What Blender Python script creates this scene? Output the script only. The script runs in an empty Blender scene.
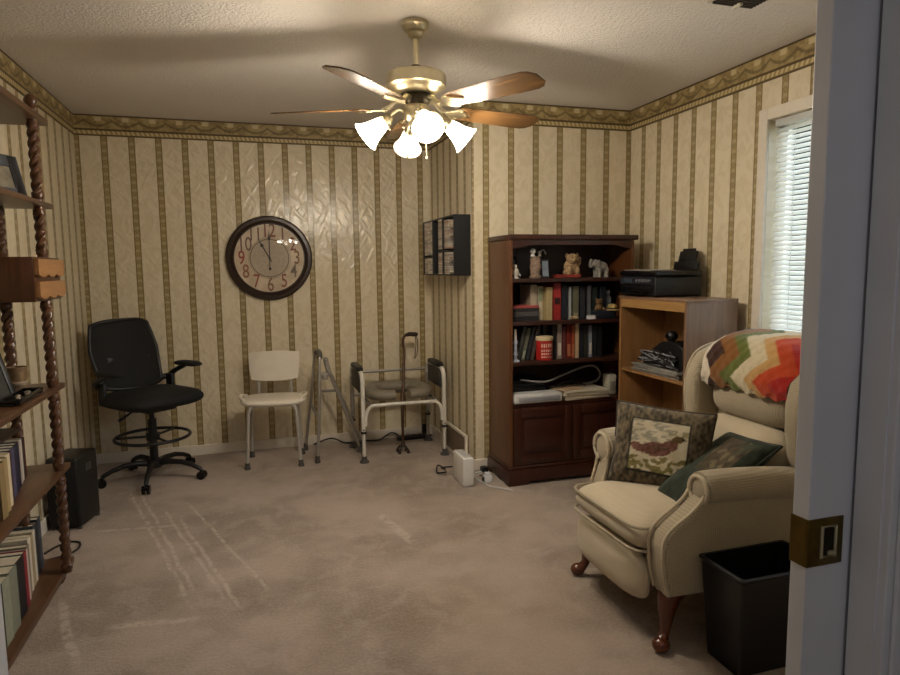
import bpy, bmesh, math, random
from math import sin, cos, pi, radians, sqrt, atan2
from mathutils import Vector, Matrix, Euler, noise as mnoise
random.seed(7)
scene = bpy.context.scene
COL = scene.collection

# ------------------------------------------------------------------ camera, world, light, exposure
cam_data = bpy.data.cameras.new('camera')
cam = bpy.data.objects.new('camera', cam_data); COL.objects.link(cam); scene.camera = cam
FOCAL = 643.59
cam_data.sensor_fit = 'HORIZONTAL'; cam_data.sensor_width = 36.0; cam_data.lens = FOCAL * 36.0 / 900.0
cam_data.clip_start = 0.02
YAW, PIT, ROLL = radians(17.1643), radians(6.1532), radians(-0.6611)
fw = Vector((sin(YAW)*cos(PIT), cos(YAW)*cos(PIT), -sin(PIT)))
rt0 = Vector((cos(YAW), -sin(YAW), 0)); up0 = rt0.cross(fw)
rt = rt0*cos(ROLL) + up0*sin(ROLL); up = up0*cos(ROLL) - rt0*sin(ROLL)
cam.matrix_world = Matrix(((rt.x, up.x, -fw.x, 0), (rt.y, up.y, -fw.y, 0), (rt.z, up.z, -fw.z, 1.35), (0, 0, 0, 1)))

scene.view_settings.view_transform = 'Standard'
scene.view_settings.look = 'None'
scene.view_settings.exposure = 0.55
scene.view_settings.gamma = 1.0
scene.view_settings.use_curve_mapping = False
scene.cycles.use_denoising = True
try:
    scene.cycles.denoiser = 'OPENIMAGEDENOISE'
except Exception:
    pass
scene.cycles.max_bounces = 8; scene.cycles.diffuse_bounces = 5; scene.cycles.transparent_max_bounces = 12
scene.cycles.sample_clamp_indirect = 6.0

LAMP_W = 13.5           # each of the fan's four lamps
LAMP_RGB = (1.0, 0.89, 0.74)
SHADE_GLOW = 8.0
HALL_W = 5.2
SKY = 13.5

world = bpy.data.worlds.new('sky'); scene.world = world; world.use_nodes = True
wn = world.node_tree.nodes; wl = world.node_tree.links
bg = wn['Background']; bg.inputs['Strength'].default_value = SKY
tc = wn.new('ShaderNodeTexCoord'); sx = wn.new('ShaderNodeSeparateXYZ'); rp = wn.new('ShaderNodeValToRGB')
mp = wn.new('ShaderNodeMath'); mp.operation = 'MULTIPLY_ADD'; mp.inputs[1].default_value = 0.5; mp.inputs[2].default_value = 0.5
wl.new(tc.outputs['Generated'], sx.inputs[0]); wl.new(sx.outputs['Z'], mp.inputs[0]); wl.new(mp.outputs[0], rp.inputs[0])
rp.color_ramp.elements[0].position = 0.30; rp.color_ramp.elements[0].color = (0.13, 0.16, 0.10, 1)
rp.color_ramp.elements[1].position = 0.62; rp.color_ramp.elements[1].color = (0.66, 0.80, 1.0, 1)
e = rp.color_ramp.elements.new(0.49); e.color = (0.34, 0.42, 0.40, 1)
wl.new(rp.outputs[0], bg.inputs['Color'])

def area_light(name, loc, rot, sx_, sy_, watts, rgb, portal=False):
    d = bpy.data.lights.new(name, 'AREA'); d.shape = 'RECTANGLE'; d.size = sx_; d.size_y = sy_; d.energy = watts; d.color = rgb
    o = bpy.data.objects.new(name, d); COL.objects.link(o); o.location = loc; o.rotation_euler = rot
    if portal: d.cycles.is_portal = True
    return o
area_light('window_portal', (2.72, 2.20, 1.52), (0, radians(90), 0), 1.2, 1.0, 1, (1, 1, 1), True)
area_light('hall_fill_light', (0.3, -0.5, 2.38), (0, 0, 0), 0.6, 0.6, HALL_W, (0.86, 0.86, 1.0))  # unseen fill added behind the camera for the bluish light on the door

# ------------------------------------------------------------------ colour and material helpers
def lin(h):
    if isinstance(h, str):
        h = h.lstrip('#'); c = [int(h[i:i+2], 16)/255 for i in (0, 2, 4)]
    else: c = [v/255 for v in h]
    return tuple((v/12.92 if v <= 0.04045 else ((v+0.055)/1.055)**2.4) for v in c) + (1.0,)

class NT:
    """small node-tree builder"""
    def __init__(self, name):
        self.m = bpy.data.materials.new(name); self.m.use_nodes = True
        self.n = self.m.node_tree.nodes; self.l = self.m.node_tree.links
        self.b = self.n['Principled BSDF']; self.out = self.n['Material Output']
    def new(self, t, **kw):
        n = self.n.new(t)
        for k, v in kw.items(): setattr(n, k, v)
        return n
    def plug(self, v, s):
        if isinstance(v, bpy.types.NodeSocket): self.l.new(v, s)
        else: s.default_value = v
    def math(self, op, a, b=0.0, c=0.0, clamp=False):
        n = self.new('ShaderNodeMath', operation=op, use_clamp=clamp)
        self.plug(a, n.inputs[0]); self.plug(b, n.inputs[1]); self.plug(c, n.inputs[2]); return n.outputs[0]
    def coords(self, kind='Object'):
        return self.new('ShaderNodeTexCoord').outputs[kind]
    def xyz(self, vec):
        n = self.new('ShaderNodeSeparateXYZ'); self.l.new(vec, n.inputs[0]); return n.outputs
    def comb(self, x, y, z):
        n = self.new('ShaderNodeCombineXYZ')
        for i, v in enumerate((x, y, z)): self.plug(v, n.inputs[i])
        return n.outputs[0]
    def map(self, vec, scale=(1, 1, 1), loc=(0, 0, 0), rot=(0, 0, 0)):
        n = self.new('ShaderNodeMapping'); self.l.new(vec, n.inputs[0])
        n.inputs['Scale'].default_value = scale; n.inputs['Location'].default_value = loc; n.inputs['Rotation'].default_value = rot
        return n.outputs[0]
    def noise(self, vec, scale, detail=3, rough=0.55, dist=0.0):
        n = self.new('ShaderNodeTexNoise'); self.l.new(vec, n.inputs['Vector'])
        n.inputs['Scale'].default_value = scale; n.inputs['Detail'].default_value = detail
        n.inputs['Roughness'].default_value = rough; n.inputs['Distortion'].default_value = dist
        return n.outputs['Fac']
    def mix(self, f, a, b, blend='MIX'):
        n = self.new('ShaderNodeMix', data_type='RGBA', blend_type=blend)
        self.plug(f, n.inputs[0]); self.plug(a, n.inputs[6]); self.plug(b, n.inputs[7]); return n.outputs[2]
    def ramp(self, f, stops):
        n = self.new('ShaderNodeValToRGB'); self.l.new(f, n.inputs[0]); cr = n.color_ramp
        cr.elements[0].position, cr.elements[0].color = stops[0][0], stops[0][1]
        cr.elements[1].position, cr.elements[1].color = stops[-1][0], stops[-1][1]
        for p, c in stops[1:-1]:
            e_ = cr.elements.new(p); e_.color = c
        return n.outputs[0]
    def step(self, v, lo, hi):
        n = self.new('ShaderNodeMapRange', interpolation_type='SMOOTHSTEP')
        self.plug(v, n.inputs[0]); n.inputs[1].default_value = lo; n.inputs[2].default_value = hi
        n.inputs[3].default_value = 0; n.inputs[4].default_value = 1
        return n.outputs[0]
    def bump(self, h, strength=0.3, dist=0.01):
        n = self.new('ShaderNodeBump'); self.l.new(h, n.inputs['Height'])
        n.inputs['Strength'].default_value = strength; n.inputs['Distance'].default_value = dist
        self.l.new(n.outputs[0], self.b.inputs['Normal'])
    def base(self, c): self.plug(c, self.b.inputs['Base Color'])
    def set(self, **kw):
        for k, v in kw.items(): self.plug(v, self.b.inputs[k.replace('_', ' ')])
        return self.m

def plain(name, col, rough=0.5, metal=0.0, var=0.10, scale=30, coat=0.0, bump=0.0):
    t = NT(name); c = lin(col); v = t.coords()
    n = t.noise(v, scale)
    d = tuple(x*(1-var) for x in c[:3]) + (1,); l = tuple(min(1, x*(1+var)) for x in c[:3]) + (1,)
    t.base(t.ramp(n, [(0.3, d), (0.7, l)]))
    t.set(Roughness=rough, Metallic=metal, Coat_Weight=coat)
    if bump: t.bump(t.noise(v, scale*4), bump, 0.004)
    return t.m

_cache = {}
def colmat(col, rough=0.6, metal=0.0):
    k = (col, rough, metal)
    if k not in _cache: _cache[k] = plain('tint_' + col.strip('#'), col, rough, metal, 0.12, 40)
    return _cache[k]

def wood(name, dark, light, rough=0.38, axis='x', scale=1.0, coat=0.15):
    t = NT(name); v = t.coords()
    s = {'x': (1.2, 14, 14), 'y': (14, 1.2, 14), 'z': (14, 14, 1.2)}[axis]
    w = t.map(v, tuple(a*scale for a in s))
    n1 = t.noise(w, 2.0, 5, 0.6, 1.2); n2 = t.noise(w, 9.0, 3, 0.5)
    f = t.math('ADD', t.math('MULTIPLY', n1, 0.75), t.math('MULTIPLY', n2, 0.25))
    t.base(t.ramp(f, [(0.32, lin(dark)), (0.68, lin(light))]))
    t.set(Roughness=rough, Coat_Weight=coat, Coat_Roughness=0.25)
    t.bump(n2, 0.08, 0.002)
    return t.m

# ------------------------------------------------------------------ mesh builder
class MB:
    def __init__(self): self.bm = bmesh.new()
    def _xf(self, verts, M):
        if M is not None:
            for v in verts: v.co = M @ v.co
    def box(self, x0, x1, y0, y1, z0, z1, bevel=0.0, seg=2, M=None):
        r = bmesh.ops.create_cube(self.bm, size=1.0); vs = r['verts']
        for v in vs: v.co = Vector((x0 + (v.co.x+.5)*(x1-x0), y0 + (v.co.y+.5)*(y1-y0), z0 + (v.co.z+.5)*(z1-z0)))
        if bevel > 0:
            es = list({e_ for v in vs for e_ in v.link_edges})
            q = bmesh.ops.bevel(self.bm, geom=es, offset=bevel, segments=seg, affect='EDGES', profile=0.5)
            vs = list({v for f in q['faces'] for v in f.verts} | {v for v in vs if v.is_valid})
        self._xf(vs, M); return self
    def tube(self, pts, r, n=10, closed=False, cap=True, M=None):
        pts = [Vector(p) for p in pts]; N = len(pts)
        rad = r if isinstance(r, (list, tuple)) else [r]*N
        rings = []; prev = None
        for i, p in enumerate(pts):
            if closed: t = (pts[(i+1) % N] - pts[i-1])
            else: t = pts[min(i+1, N-1)] - pts[max(i-1, 0)]
            t.normalize()
            if prev is None:
                a = Vector((0, 0, 1)) if abs(t.z) < 0.9 else Vector((1, 0, 0))
                nrm = (a - t*a.dot(t)).normalized()
            else:
                nrm = prev - t*prev.dot(t)
                nrm = nrm.normalized() if nrm.length > 1e-6 else t.orthogonal().normalized()
            prev = nrm; bn = t.cross(nrm)
            ring = [self.bm.verts.new(p + (nrm*cos(2*pi*k/n) + bn*sin(2*pi*k/n))*rad[i]) for k in range(n)]
            rings.append(ring)
        for i in range(N if closed else N-1):
            a, b = rings[i], rings[(i+1) % N]
            for k in range(n): self.bm.faces.new((a[k], a[(k+1) % n], b[(k+1) % n], b[k]))
        if cap and not closed:
            self.bm.faces.new(rings[0][::-1]); self.bm.faces.new(rings[-1])
        self._xf([v for q in rings for v in q], M); return self
    def cyl(self, p0, p1, r0, r1=None, n=16, M=None):
        return self.tube([p0, p1], [r0, r0 if r1 is None else r1], n, M=M)
    def lathe(self, prof, n=24, M=None, caps=True):
        rings = [[self.bm.verts.new((r*cos(2*pi*k/n), r*sin(2*pi*k/n), z)) for k in range(n)] for r, z in prof]
        for a, b in zip(rings, rings[1:]):
            for k in range(n): self.bm.faces.new((a[k], a[(k+1) % n], b[(k+1) % n], b[k]))
        if caps:
            if prof[0][0] > 1e-4: self.bm.faces.new(rings[0][::-1])
            if prof[-1][0] > 1e-4: self.bm.faces.new(rings[-1])
        self._xf([v for q in rings for v in q], M); return self
    def ball(self, c, rx, ry=None, rz=None, u=16, v=10, M=None):
        ry = rx if ry is None else ry; rz = rx if rz is None else rz
        r = bmesh.ops.create_uvsphere(self.bm, u_segments=u, v_segments=v, radius=1.0)
        for q in r['verts']: q.co = Vector((c[0]+q.co.x*rx, c[1]+q.co.y*ry, c[2]+q.co.z*rz))
        self._xf(r['verts'], M); return self
    def prism(self, poly, lo, hi, axis='y', bevel=0.0, seg=3, M=None):
        """extrude a 2-D polygon along axis: 'y' -> (x,z), 'z' -> (x,y), 'x' -> (y,z)"""
        def P(a, b, h): return {'y': (a, h, b), 'z': (a, b, h), 'x': (h, a, b)}[axis]
        A = [self.bm.verts.new(P(a, b, lo)) for a, b in poly]; B = [self.bm.verts.new(P(a, b, hi)) for a, b in poly]
        n = len(poly); fs = [self.bm.faces.new(A), self.bm.faces.new(B[::-1])]
        for i in range(n): fs.append(self.bm.faces.new((A[i], B[i], B[(i+1) % n], A[(i+1) % n])))
        bmesh.ops.recalc_face_normals(self.bm, faces=fs)
        vs = A + B
        if bevel > 0:
            es = list(set(fs[0].edges) | set(fs[1].edges))
            q = bmesh.ops.bevel(self.bm, geom=es, offset=bevel, segments=seg, affect='EDGES', profile=0.5)
            vs = list({v for f in q['faces'] for v in f.verts} | {v for v in vs if v.is_valid})
        self._xf(vs, M); return self
    def grid(self, fn, nu, nv, closed_u=False):
        """surface from fn(i/nu, j/nv) -> point"""
        G = [[self.bm.verts.new(fn(i/nu, j/nv)) for j in range(nv+1)] for i in range(nu if closed_u else nu+1)]
        L = len(G)
        for i in range(nu):
            a, b = G[i], G[(i+1) % L]
            for j in range(nv): self.bm.faces.new((a[j], b[j], b[j+1], a[j+1]))
        return G
    def build(self, name, mat, parent=None, smooth=True, loc=None, recalc=True, paint=None, angle=40):
        if recalc: bmesh.ops.recalc_face_normals(self.bm, faces=self.bm.faces[:])
        me = bpy.data.meshes.new(name)
        if loc is None and parent is not None and parent.get('_w'): off = Vector(parent['_w'])
        else: off = Vector((0, 0, 0))
        if loc is not None: off = Vector(loc)
        for v in self.bm.verts: v.co -= off
        self.bm.to_mesh(me); self.bm.free()
        if smooth:
            for p in me.polygons: p.use_smooth = True
            try: me.set_sharp_from_angle(angle=radians(angle))
            except Exception: pass
        o = bpy.data.objects.new(name, me); COL.objects.link(o)
        if parent is not None: o.parent = parent
        if loc is not None: o.location = loc
        for m in (mat if isinstance(mat, (list, tuple)) else [mat]): me.materials.append(m)
        return o

def tag(o, label=None, cat=None, group=None, kind=None):
    if label: o['label'] = label
    if cat: o['category'] = cat
    if group: o['group'] = group
    if kind: o['kind'] = kind
    return o
def thing(name, label, cat, loc=(0, 0, 0), rotz=0.0, group=None, world_coords=True):
    """an Empty at the thing's base; with world_coords its parts are modelled in room coordinates"""
    o = bpy.data.objects.new(name, None); COL.objects.link(o); o.location = loc; o.rotation_euler = (0, 0, rotz)
    o.empty_display_size = 0.1
    tag(o, label, cat, group)
    if world_coords: o['_w'] = tuple(loc)
    return o
WOFF = []
def copy_tree(root, label=None, loc=None):
    c = root.copy(); COL.objects.link(c)
    for ch in root.children:
        d = ch.copy(); d.parent = c; COL.objects.link(d)
        for g in ch.children:
            h = g.copy(); h.parent = d; COL.objects.link(h)
    if label: c['label'] = label
    if loc: c.location = loc
    return c
def sub(mb, name, mat, parent, root, **kw):
    """a part or sub-part modelled in the root's coordinates and parented to a part that sits at the root's origin"""
    off = root.get('_w') if root is not None else None
    o = mb.build(name, mat, None, **kw)
    if off:
        for v in o.data.vertices: v.co -= Vector(off)
    o.parent = parent
    return o
def structure(mb, name, mat, smooth=False, label=None):
    o = mb.build(name, mat, None, smooth=smooth); o['kind'] = 'structure'
    if label: o['label'] = label
    return o
def arc(cx, cy, r, a0, a1, n):
    return [(cx + r*cos(radians(a0+(a1-a0)*i/n)), cy + r*sin(radians(a0+(a1-a0)*i/n))) for i in range(n+1)]
def smooth_path(pts, n=6):
    """Catmull-Rom through pts"""
    P = [Vector(p) for p in pts]; out = []
    for i in range(len(P)-1):
        p0 = P[max(i-1, 0)]; p1 = P[i]; p2 = P[i+1]; p3 = P[min(i+2, len(P)-1)]
        for k in range(n):
            t = k/n
            out.append(0.5*((2*p1) + (p2-p0)*t + (2*p0-5*p1+4*p2-p3)*t*t + (3*p1-p0-3*p2+p3)*t**3))
    out.append(P[-1]); return out

# ------------------------------------------------------------------ room dimensions (metres)
XL, XR, YB, YF, XT, ZC = -1.086, 2.537, 4.982, 3.969, 1.386, 2.406
ZB = 2.267                     # bottom of the wallpaper border
YE0, YE1 = 0.79, 0.93          # entry wall

# ------------------------------------------------------------------ surface materials
def wallpaper(name, axis, off, period, gloss):
    t = NT(name); v = t.coords(); s = t.xyz(v); u = s['XYZ'.index(axis.upper())]; z = s[2]
    q = t.math('DIVIDE', t.math('SUBTRACT', u, off), period)
    fr = t.math('ABSOLUTE', t.math('SUBTRACT', t.math('FRACT', t.math('ADD', q, 0.5)), 0.5))   # 0 at stripe centre
    d = t.math('MULTIPLY', fr, period)
    vv = t.comb(u, 0.0, z)
    nz = t.noise(vv, 60, 3)
    band = t.math('SUBTRACT', 1.0, t.step(d, 0.0200, 0.0235))
    edge = t.math('MULTIPLY', t.step(d, 0.0135, 0.0155), t.math('SUBTRACT', 1.0, t.step(d, 0.0195, 0.0215)))
    # leaf links down the stripe
    wz = t.math('SINE', t.math('MULTIPLY', z, 2*pi/0.052))
    ww = t.math('SINE', t.math('MULTIPLY_ADD', z, 2*pi/0.026, t.math('MULTIPLY', d, 240.0)))
    leaf = t.step(t.math('ADD', t.math('MULTIPLY', wz, 0.45), t.math('ADD', t.math('MULTIPLY', ww, 0.35), t.math('MULTIPLY', nz, 0.8))), 0.1, 0.75)
    dam = t.noise(t.map(vv, (1, 1, 0.75)), 11, 2, 0.5, 2.2)
    cream = t.mix(t.step(dam, 0.42, 0.56), lin('#d5c9ad'), lin('#dcd1b8'))
    inner = t.mix(leaf, lin('#b0a07a'), lin('#95835b'))
    strip = t.mix(edge, inner, lin('#7f6c45'))
    t.base(t.mix(band, cream, strip))
    la = t.noise(t.map(t.map(vv, rot=(0, 0.70, 0)), (30, 1, 9)), 1.0, 0, 0.4, 0.4)
    lb = t.noise(t.map(t.map(vv, rot=(0, -0.55, 0)), (30, 1, 9), (3.3, 0, 1.7)), 1.0, 0, 0.4, 0.4)
    emb = t.math('MULTIPLY', t.step(t.math('MAXIMUM', la, lb), 0.46, 0.74), t.math('SUBTRACT', 1.0, band))
    t.set(Roughness=0.44-0.21*gloss, Specular_IOR_Level=0.5)
    t.bump(t.math('ADD', emb, t.math('MULTIPLY', nz, 0.02)), 0.45*gloss, 0.0045)
    return t.m
WP_back = wallpaper('striped_wallpaper_back', 'x', -0.907, 0.1704, 1.0)
WP_front = wallpaper('striped_wallpaper_front', 'x', 1.655, 0.1750, .5)
WP_right = wallpaper('striped_wallpaper_right', 'y', 3.637, 0.1695, .5)
WP_left = wallpaper('striped_wallpaper_left', 'y', 4.028, 0.1650, .12)
WP_ret = wallpaper('striped_wallpaper_return', 'y', 4.280, 0.1600, .12)

def border_mat(name, axis):
    t = NT(name); s = t.xyz(t.coords()); u = s['XYZ'.index(axis.upper())]; z = s[2]
    w = t.math('DIVIDE', t.math('SUBTRACT', z, ZB), ZC-ZB)          # 0 bottom .. 1 top
    vv = t.comb(u, 0.0, z); nz = t.noise(vv, 45, 3); n2 = t.noise(vv, 14, 2, .5, 1.5)
    P = 0.17
    ph = t.math('FRACT', t.math('DIVIDE', u, P)); tri = t.math('MULTIPLY', t.math('ABSOLUTE', t.math('SUBTRACT', ph, 0.5)), 2.0)
    swag = t.math('ADD', t.math('MULTIPLY', t.math('POWER', tri, 2.0), 0.26), 0.58)
    c = t.mix(t.step(n2, 0.40, 0.60), lin('#86734a'), lin('#a69468'))
    c = t.mix(t.math('MULTIPLY', t.step(nz, 0.50, 0.62), 0.7), c, lin('#a58f5c'))
    peak = t.math('MULTIPLY', t.step(t.math('SUBTRACT', w, swag), 0.10, 0.14), t.step(t.math('SUBTRACT', 0.92, w), 0.0, 0.03))
    c = t.mix(t.math('MULTIPLY', t.math('MULTIPLY', peak, t.math('SUBTRACT', 1.0, t.step(tri, 0.16, 0.34))), 0.85), c, lin('#cdbf98'))
    sw = t.math('SUBTRACT', 1.0, t.step(t.math('ABSOLUTE', t.math('SUBTRACT', w, t.math('SUBTRACT', swag, 0.10))), 0.03, 0.09))
    c = t.mix(t.math('MULTIPLY', sw, 0.6), c, lin('#4f3f20'))
    lowpk = t.math('MULTIPLY', t.math('SUBTRACT', 1.0, t.step(w, 0.32, 0.36)), t.step(w, 0.22, 0.26))
    c = t.mix(lowpk, c, lin('#4d3c1c'))
    rope = t.math('MULTIPLY', t.step(w, 0.07, 0.10), t.math('SUBTRACT', 1.0, t.step(w, 0.23, 0.26)))
    dg = t.math('FRACT', t.math('ADD', t.math('DIVIDE', u, 0.030), t.math('MULTIPLY', w, 1.8)))
    c = t.mix(rope, c, t.mix(t.step(dg, 0.45, 0.60), lin('#c6b78c'), lin('#9a865a')))
    c = t.mix(t.math('SUBTRACT', 1.0, t.step(w, 0.05, 0.08)), c, lin('#5a4826'))
    c = t.mix(t.step(w, 0.92, 0.95), c, lin('#4a3919'))
    t.base(c); t.set(Roughness=0.5); t.bump(nz, 0.15, 0.003); return t.m
BORDER = {a: border_mat('garland_border_' + a, a) for a in 'xy'}

def ceiling_mat():
    t = NT('textured_ceiling_paint'); v = t.coords(); n = t.noise(v, 85, 4, .6); n2 = t.noise(v, 3, 2)
    t.base(t.mix(n2, lin('#dbd4ca'), lin('#e2dbd2'))); t.set(Roughness=0.9)
    t.bump(n, 0.9, 0.012); return t.m
CEIL = ceiling_mat()

TRACKS = [(-0.76, 4.26, -0.29, 2.71, .010), (-0.70, 4.24, -0.28, 2.8, .010), (-0.42, 3.69, -0.09, 2.6, .010), (-0.52, 3.86, -0.15, 2.69, .010),
          (-0.40, 3.94, 0.02, 2.72, .010), (-0.83, 3.65, -0.41, 3.6, .016), (-0.57, 2.61, -0.22, 2.57, .020), (0.63, 3.41, 0.72, 2.95, .030), (-0.80, 2.9, -0.62, 2.35, .018)]
def carpet_mat():
    t = NT('beige_carpet'); v = t.coords()
    n1 = t.noise(v, 1.6, 3, .55); n2 = t.noise(v, 7, 3, .6, .5); n3 = t.noise(v, 220, 3, .7); n4 = t.noise(v, 70, 2)
    c = t.mix(t.step(n1, 0.36, 0.64), lin('#94826f'), lin('#b9a796'))
    c = t.mix(t.math('MULTIPLY', t.step(n2, 0.48, 0.64), 0.35), c, lin('#c4b4a6'))
    c = t.mix(t.math('MULTIPLY', t.step(n3, 0.35, 0.75), 0.35), c, lin('#7c6a5b'))
    c = t.mix(t.math('MULTIPLY', t.step(n4, 0.40, 0.70), 0.25), c, lin('#c6b6a6'))
    tot = None
    jx = t.math('MULTIPLY', t.math('SUBTRACT', t.noise(v, 5, 1), 0.5), 0.03)
    s = t.xyz(v)
    for (ax, ay, bx, by, w) in TRACKS:
        L = sqrt((bx-ax)**2 + (by-ay)**2); dx, dy = (bx-ax)/L, (by-ay)/L
        px = t.math('SUBTRACT', s[0], ax); py = t.math('SUBTRACT', s[1], ay)
        al = t.math('ADD', t.math('MULTIPLY', px, dx), t.math('MULTIPLY', py, dy))
        ac = t.math('ADD', t.math('ADD', t.math('MULTIPLY', px, -dy), t.math('MULTIPLY', py, dx)), jx)
        f = t.math('SUBTRACT', 1.0, t.step(t.math('ABSOLUTE', ac), w*0.45, w*1.3))
        f = t.math('MULTIPLY', f, t.math('MULTIPLY', t.step(al, -0.03, 0.05), t.math('SUBTRACT', 1.0, t.step(al, L-.10, L+.04))))
        tot = f if tot is None else t.math('MAXIMUM', tot, f)
    tot = t.math('MULTIPLY', tot, t.step(t.noise(v, 24, 2), 0.30, 0.62))
    c = t.mix(t.math('MULTIPLY', tot, 0.55), c, lin('#d6c9bb'))
    t.base(c); t.set(Roughness=0.95, Sheen_Weight=0.25, Sheen_Roughness=0.5, Specular_IOR_Level=0.1)
    t.bump(t.math('ADD', n3, t.math('MULTIPLY', n4, 0.8)), 0.8, 0.012); return t.m
CARPET = carpet_mat()
TRIM = plain('ivory_trim_paint', '#dcd4c6', 0.45, var=0.04)
WHITE = plain('white_door_paint', '#c9c9cb', 0.45, var=0.03, scale=6)
BRASS = plain('polished_brass', '#d0c6a8', 0.34, 1.0, 0.06)
AGED = plain('aged_brass', '#6d5a2c', 0.32, 1.0, 0.2)

# ------------------------------------------------------------------ room shell
structure(MB().box(-1.4, 2.8, -1.7, 5.2, -0.12, 0.0), 'floor', CARPET)
structure(MB().box(-1.4, 2.8, YE0, 5.2, ZC, ZC+0.12), 'ceiling', CEIL)
structure(MB().box(XL-0.12, XL, YE1, YB+0.12, 0, ZC), 'wall_left', WP_left)
structure(MB().box(XL, XT+0.12, YB, YB+0.12, 0, ZC), 'wall_back', WP_back)
structure(MB().box(XT+0.012, XR+0.12, YF, YF+0.12, 0, ZC), 'wall_bookcase_side', WP_front)
structure(MB().box(XT, XT+0.012, YF, YB, 0, ZC), 'wall_alcove_side', WP_ret)
WY0, WY1, WZ0, WZ1 = 1.72, 2.712, 0.95, 2.072
m = MB().box(XR, XR+0.12, YE1, WY0, 0, ZC).box(XR, XR+0.12, WY1, YF, 0, ZC).box(XR, XR+0.12, WY0, WY1, 0, WZ0).box(XR, XR+0.12, WY0, WY1, WZ1, ZC)
structure(m, 'wall_right', WP_right)
DX0 = 1.022                     # right jamb of the doorway
HALLW = plain('hall_wall_paint', '#b9b4aa', 0.7, var=0.03)
m = MB().box(DX0, XR+0.12, YE0, 0.838, 0, ZC).box(DX0, XR+0.12, 0.888, YE1, 0, ZC).box(-0.36, DX0, YE0, YE1, 2.05, ZC).box(XL-0.12, -0.36, YE0, YE1, 0, ZC)
structure(m, 'wall_entry', HALLW)
m = MB().box(-1.4, -1.3, -1.7, YE0, 0, ZC).box(2.0, 2.1, -1.7, YE0, 0, ZC).box(-1.4, 2.1, -1.8, -1.7, 0, ZC).box(-1.4, 2.1, -1.8, YE0, ZC, ZC+.1)
structure(m, 'wall_hall', HALLW)

def border(n, x0, x1, y0, y1, axis):
    structure(MB().box(x0, x1, y0, y1, ZB, ZC), 'trim_%d' % n, BORDER[axis])
T = 0.006
border(1, XL, XT, YB-T, YB, 'x'); border(2, XL, XL+T, YE1, YB-T, 'y'); border(3, XT-T, XT, YF-T, YB-T, 'y')
border(4, XT, XR, YF-T, YF, 'x'); border(5, XR-T, XR, YE1, YF-T, 'y')
def baseboard(name, x0, x1, y0, y1, mat=TRIM):
    structure(MB().box(x0, x1, y0, y1, 0, 0.074, 0.003), name, mat)
baseboard('baseboard_back', XL, XT, YB-0.013, YB)
baseboard('baseboard_left', XL, XL+0.013, YE1, YB-0.013)
baseboard('baseboard_alcove', XT-0.013, XT, YF, YB-0.013)
baseboard('baseboard_bookcase', XT-0.013, XR, YF-0.013, YF)
baseboard('baseboard_right', XR-0.013, XR, YE1, YF-0.013)

# ------------------------------------------------------------------ window and blind
t_ = NT('window_glass'); gl = t_.new('ShaderNodeBsdfGlossy'); gl.inputs['Roughness'].default_value = 0.02
tr = t_.new('ShaderNodeBsdfTransparent'); fr_ = t_.new('ShaderNodeFresnel'); mx = t_.new('ShaderNodeMixShader'); fr_.inputs[0].default_value = 1.45
t_.l.new(fr_.outputs[0], mx.inputs[0]); t_.l.new(tr.outputs[0], mx.inputs[1]); t_.l.new(gl.outputs[0], mx.inputs[2]); t_.l.new(mx.outputs[0], t_.out.inputs[0])
GLASS = t_.m
win = bpy.data.objects.new('window_1', None); COL.objects.link(win); win.location = (XR, 0.5*(WY0+WY1), WZ0); win['kind'] = 'structure'
win['_w'] = tuple(win.location)
c = 0.058
m = MB().box(XR-0.016, XR, WY0-c, WY0, WZ0-c, WZ1+c, .004).box(XR-0.016, XR, WY1, WY1+c, WZ0-c, WZ1+c, .004)
m.box(XR-0.016, XR, WY0, WY1, WZ1, WZ1+c, .004).box(XR-0.016, XR, WY0, WY1, WZ0-c, WZ0, .004)
m.build('window_casing', TRIM, win)
MB().box(XR-0.045, XR+0.06, WY0-0.02, WY1+0.02, WZ0-0.02, WZ0+0.004, .004).build('window_sill', TRIM, win)
m = MB().box(XR+0.075, XR+0.105, WY0, WY0+.045, WZ0, WZ1).box(XR+0.075, XR+0.105, WY1-.045, WY1, WZ0, WZ1)
m.box(XR+0.075, XR+0.105, WY0, WY1, WZ1-.045, WZ1).box(XR+0.075, XR+0.105, WY0, WY1, WZ0, WZ0+.05)
m.build('window_sash', TRIM, win, smooth=False)
MB().box(XR+0.086, XR+0.092, WY0+.04, WY1-.04, WZ0+.04, WZ1-.04).build('window_pane', GLASS, win, smooth=False)
BLIND = NT('blind_slat_vinyl'); BLIND.base(lin('#e2e2de')); BLIND.set(Roughness=0.45)
trl = BLIND.new('ShaderNodeBsdfTranslucent'); trl.inputs[0].default_value = lin('#dfe0de'); mx = BLIND.new('ShaderNodeMixShader'); mx.inputs[0].default_value = 0.35
BLIND.l.new(BLIND.b.outputs[0], mx.inputs[1]); BLIND.l.new(trl.outputs[0], mx.inputs[2]); BLIND.l.new(mx.outputs[0], BLIND.out.inputs[0])
bl = thing('window_blind', 'white horizontal slat blind hanging in the right wall window', 'blind', (XR+0.035, 0.5*(WY0+WY1), WZ0+0.02))
MB().box(XR+0.015, XR+0.05, WY0+.02, WY1-.022, WZ1-.035, WZ1-.002, .003).build('headrail', BLIND.m, bl)
m = MB(); z = WZ1-0.055
while z > WZ0+0.035:
    M = Matrix.Translation((XR+0.033, 0, z)) @ Matrix.Rotation(radians(-57), 4, 'Y')
    m.box(-0.0125, 0.0125, WY0+.022, WY1-.022, -0.0006, 0.0006, M=M); z -= 0.0245
m.build('slats', BLIND.m, bl, smooth=False)
MB().box(XR+0.022, XR+0.046, WY0+.022, WY1-.022, WZ0+.006, WZ0+.022, .003).build('bottom_rail', BLIND.m, bl)
m = MB()
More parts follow.
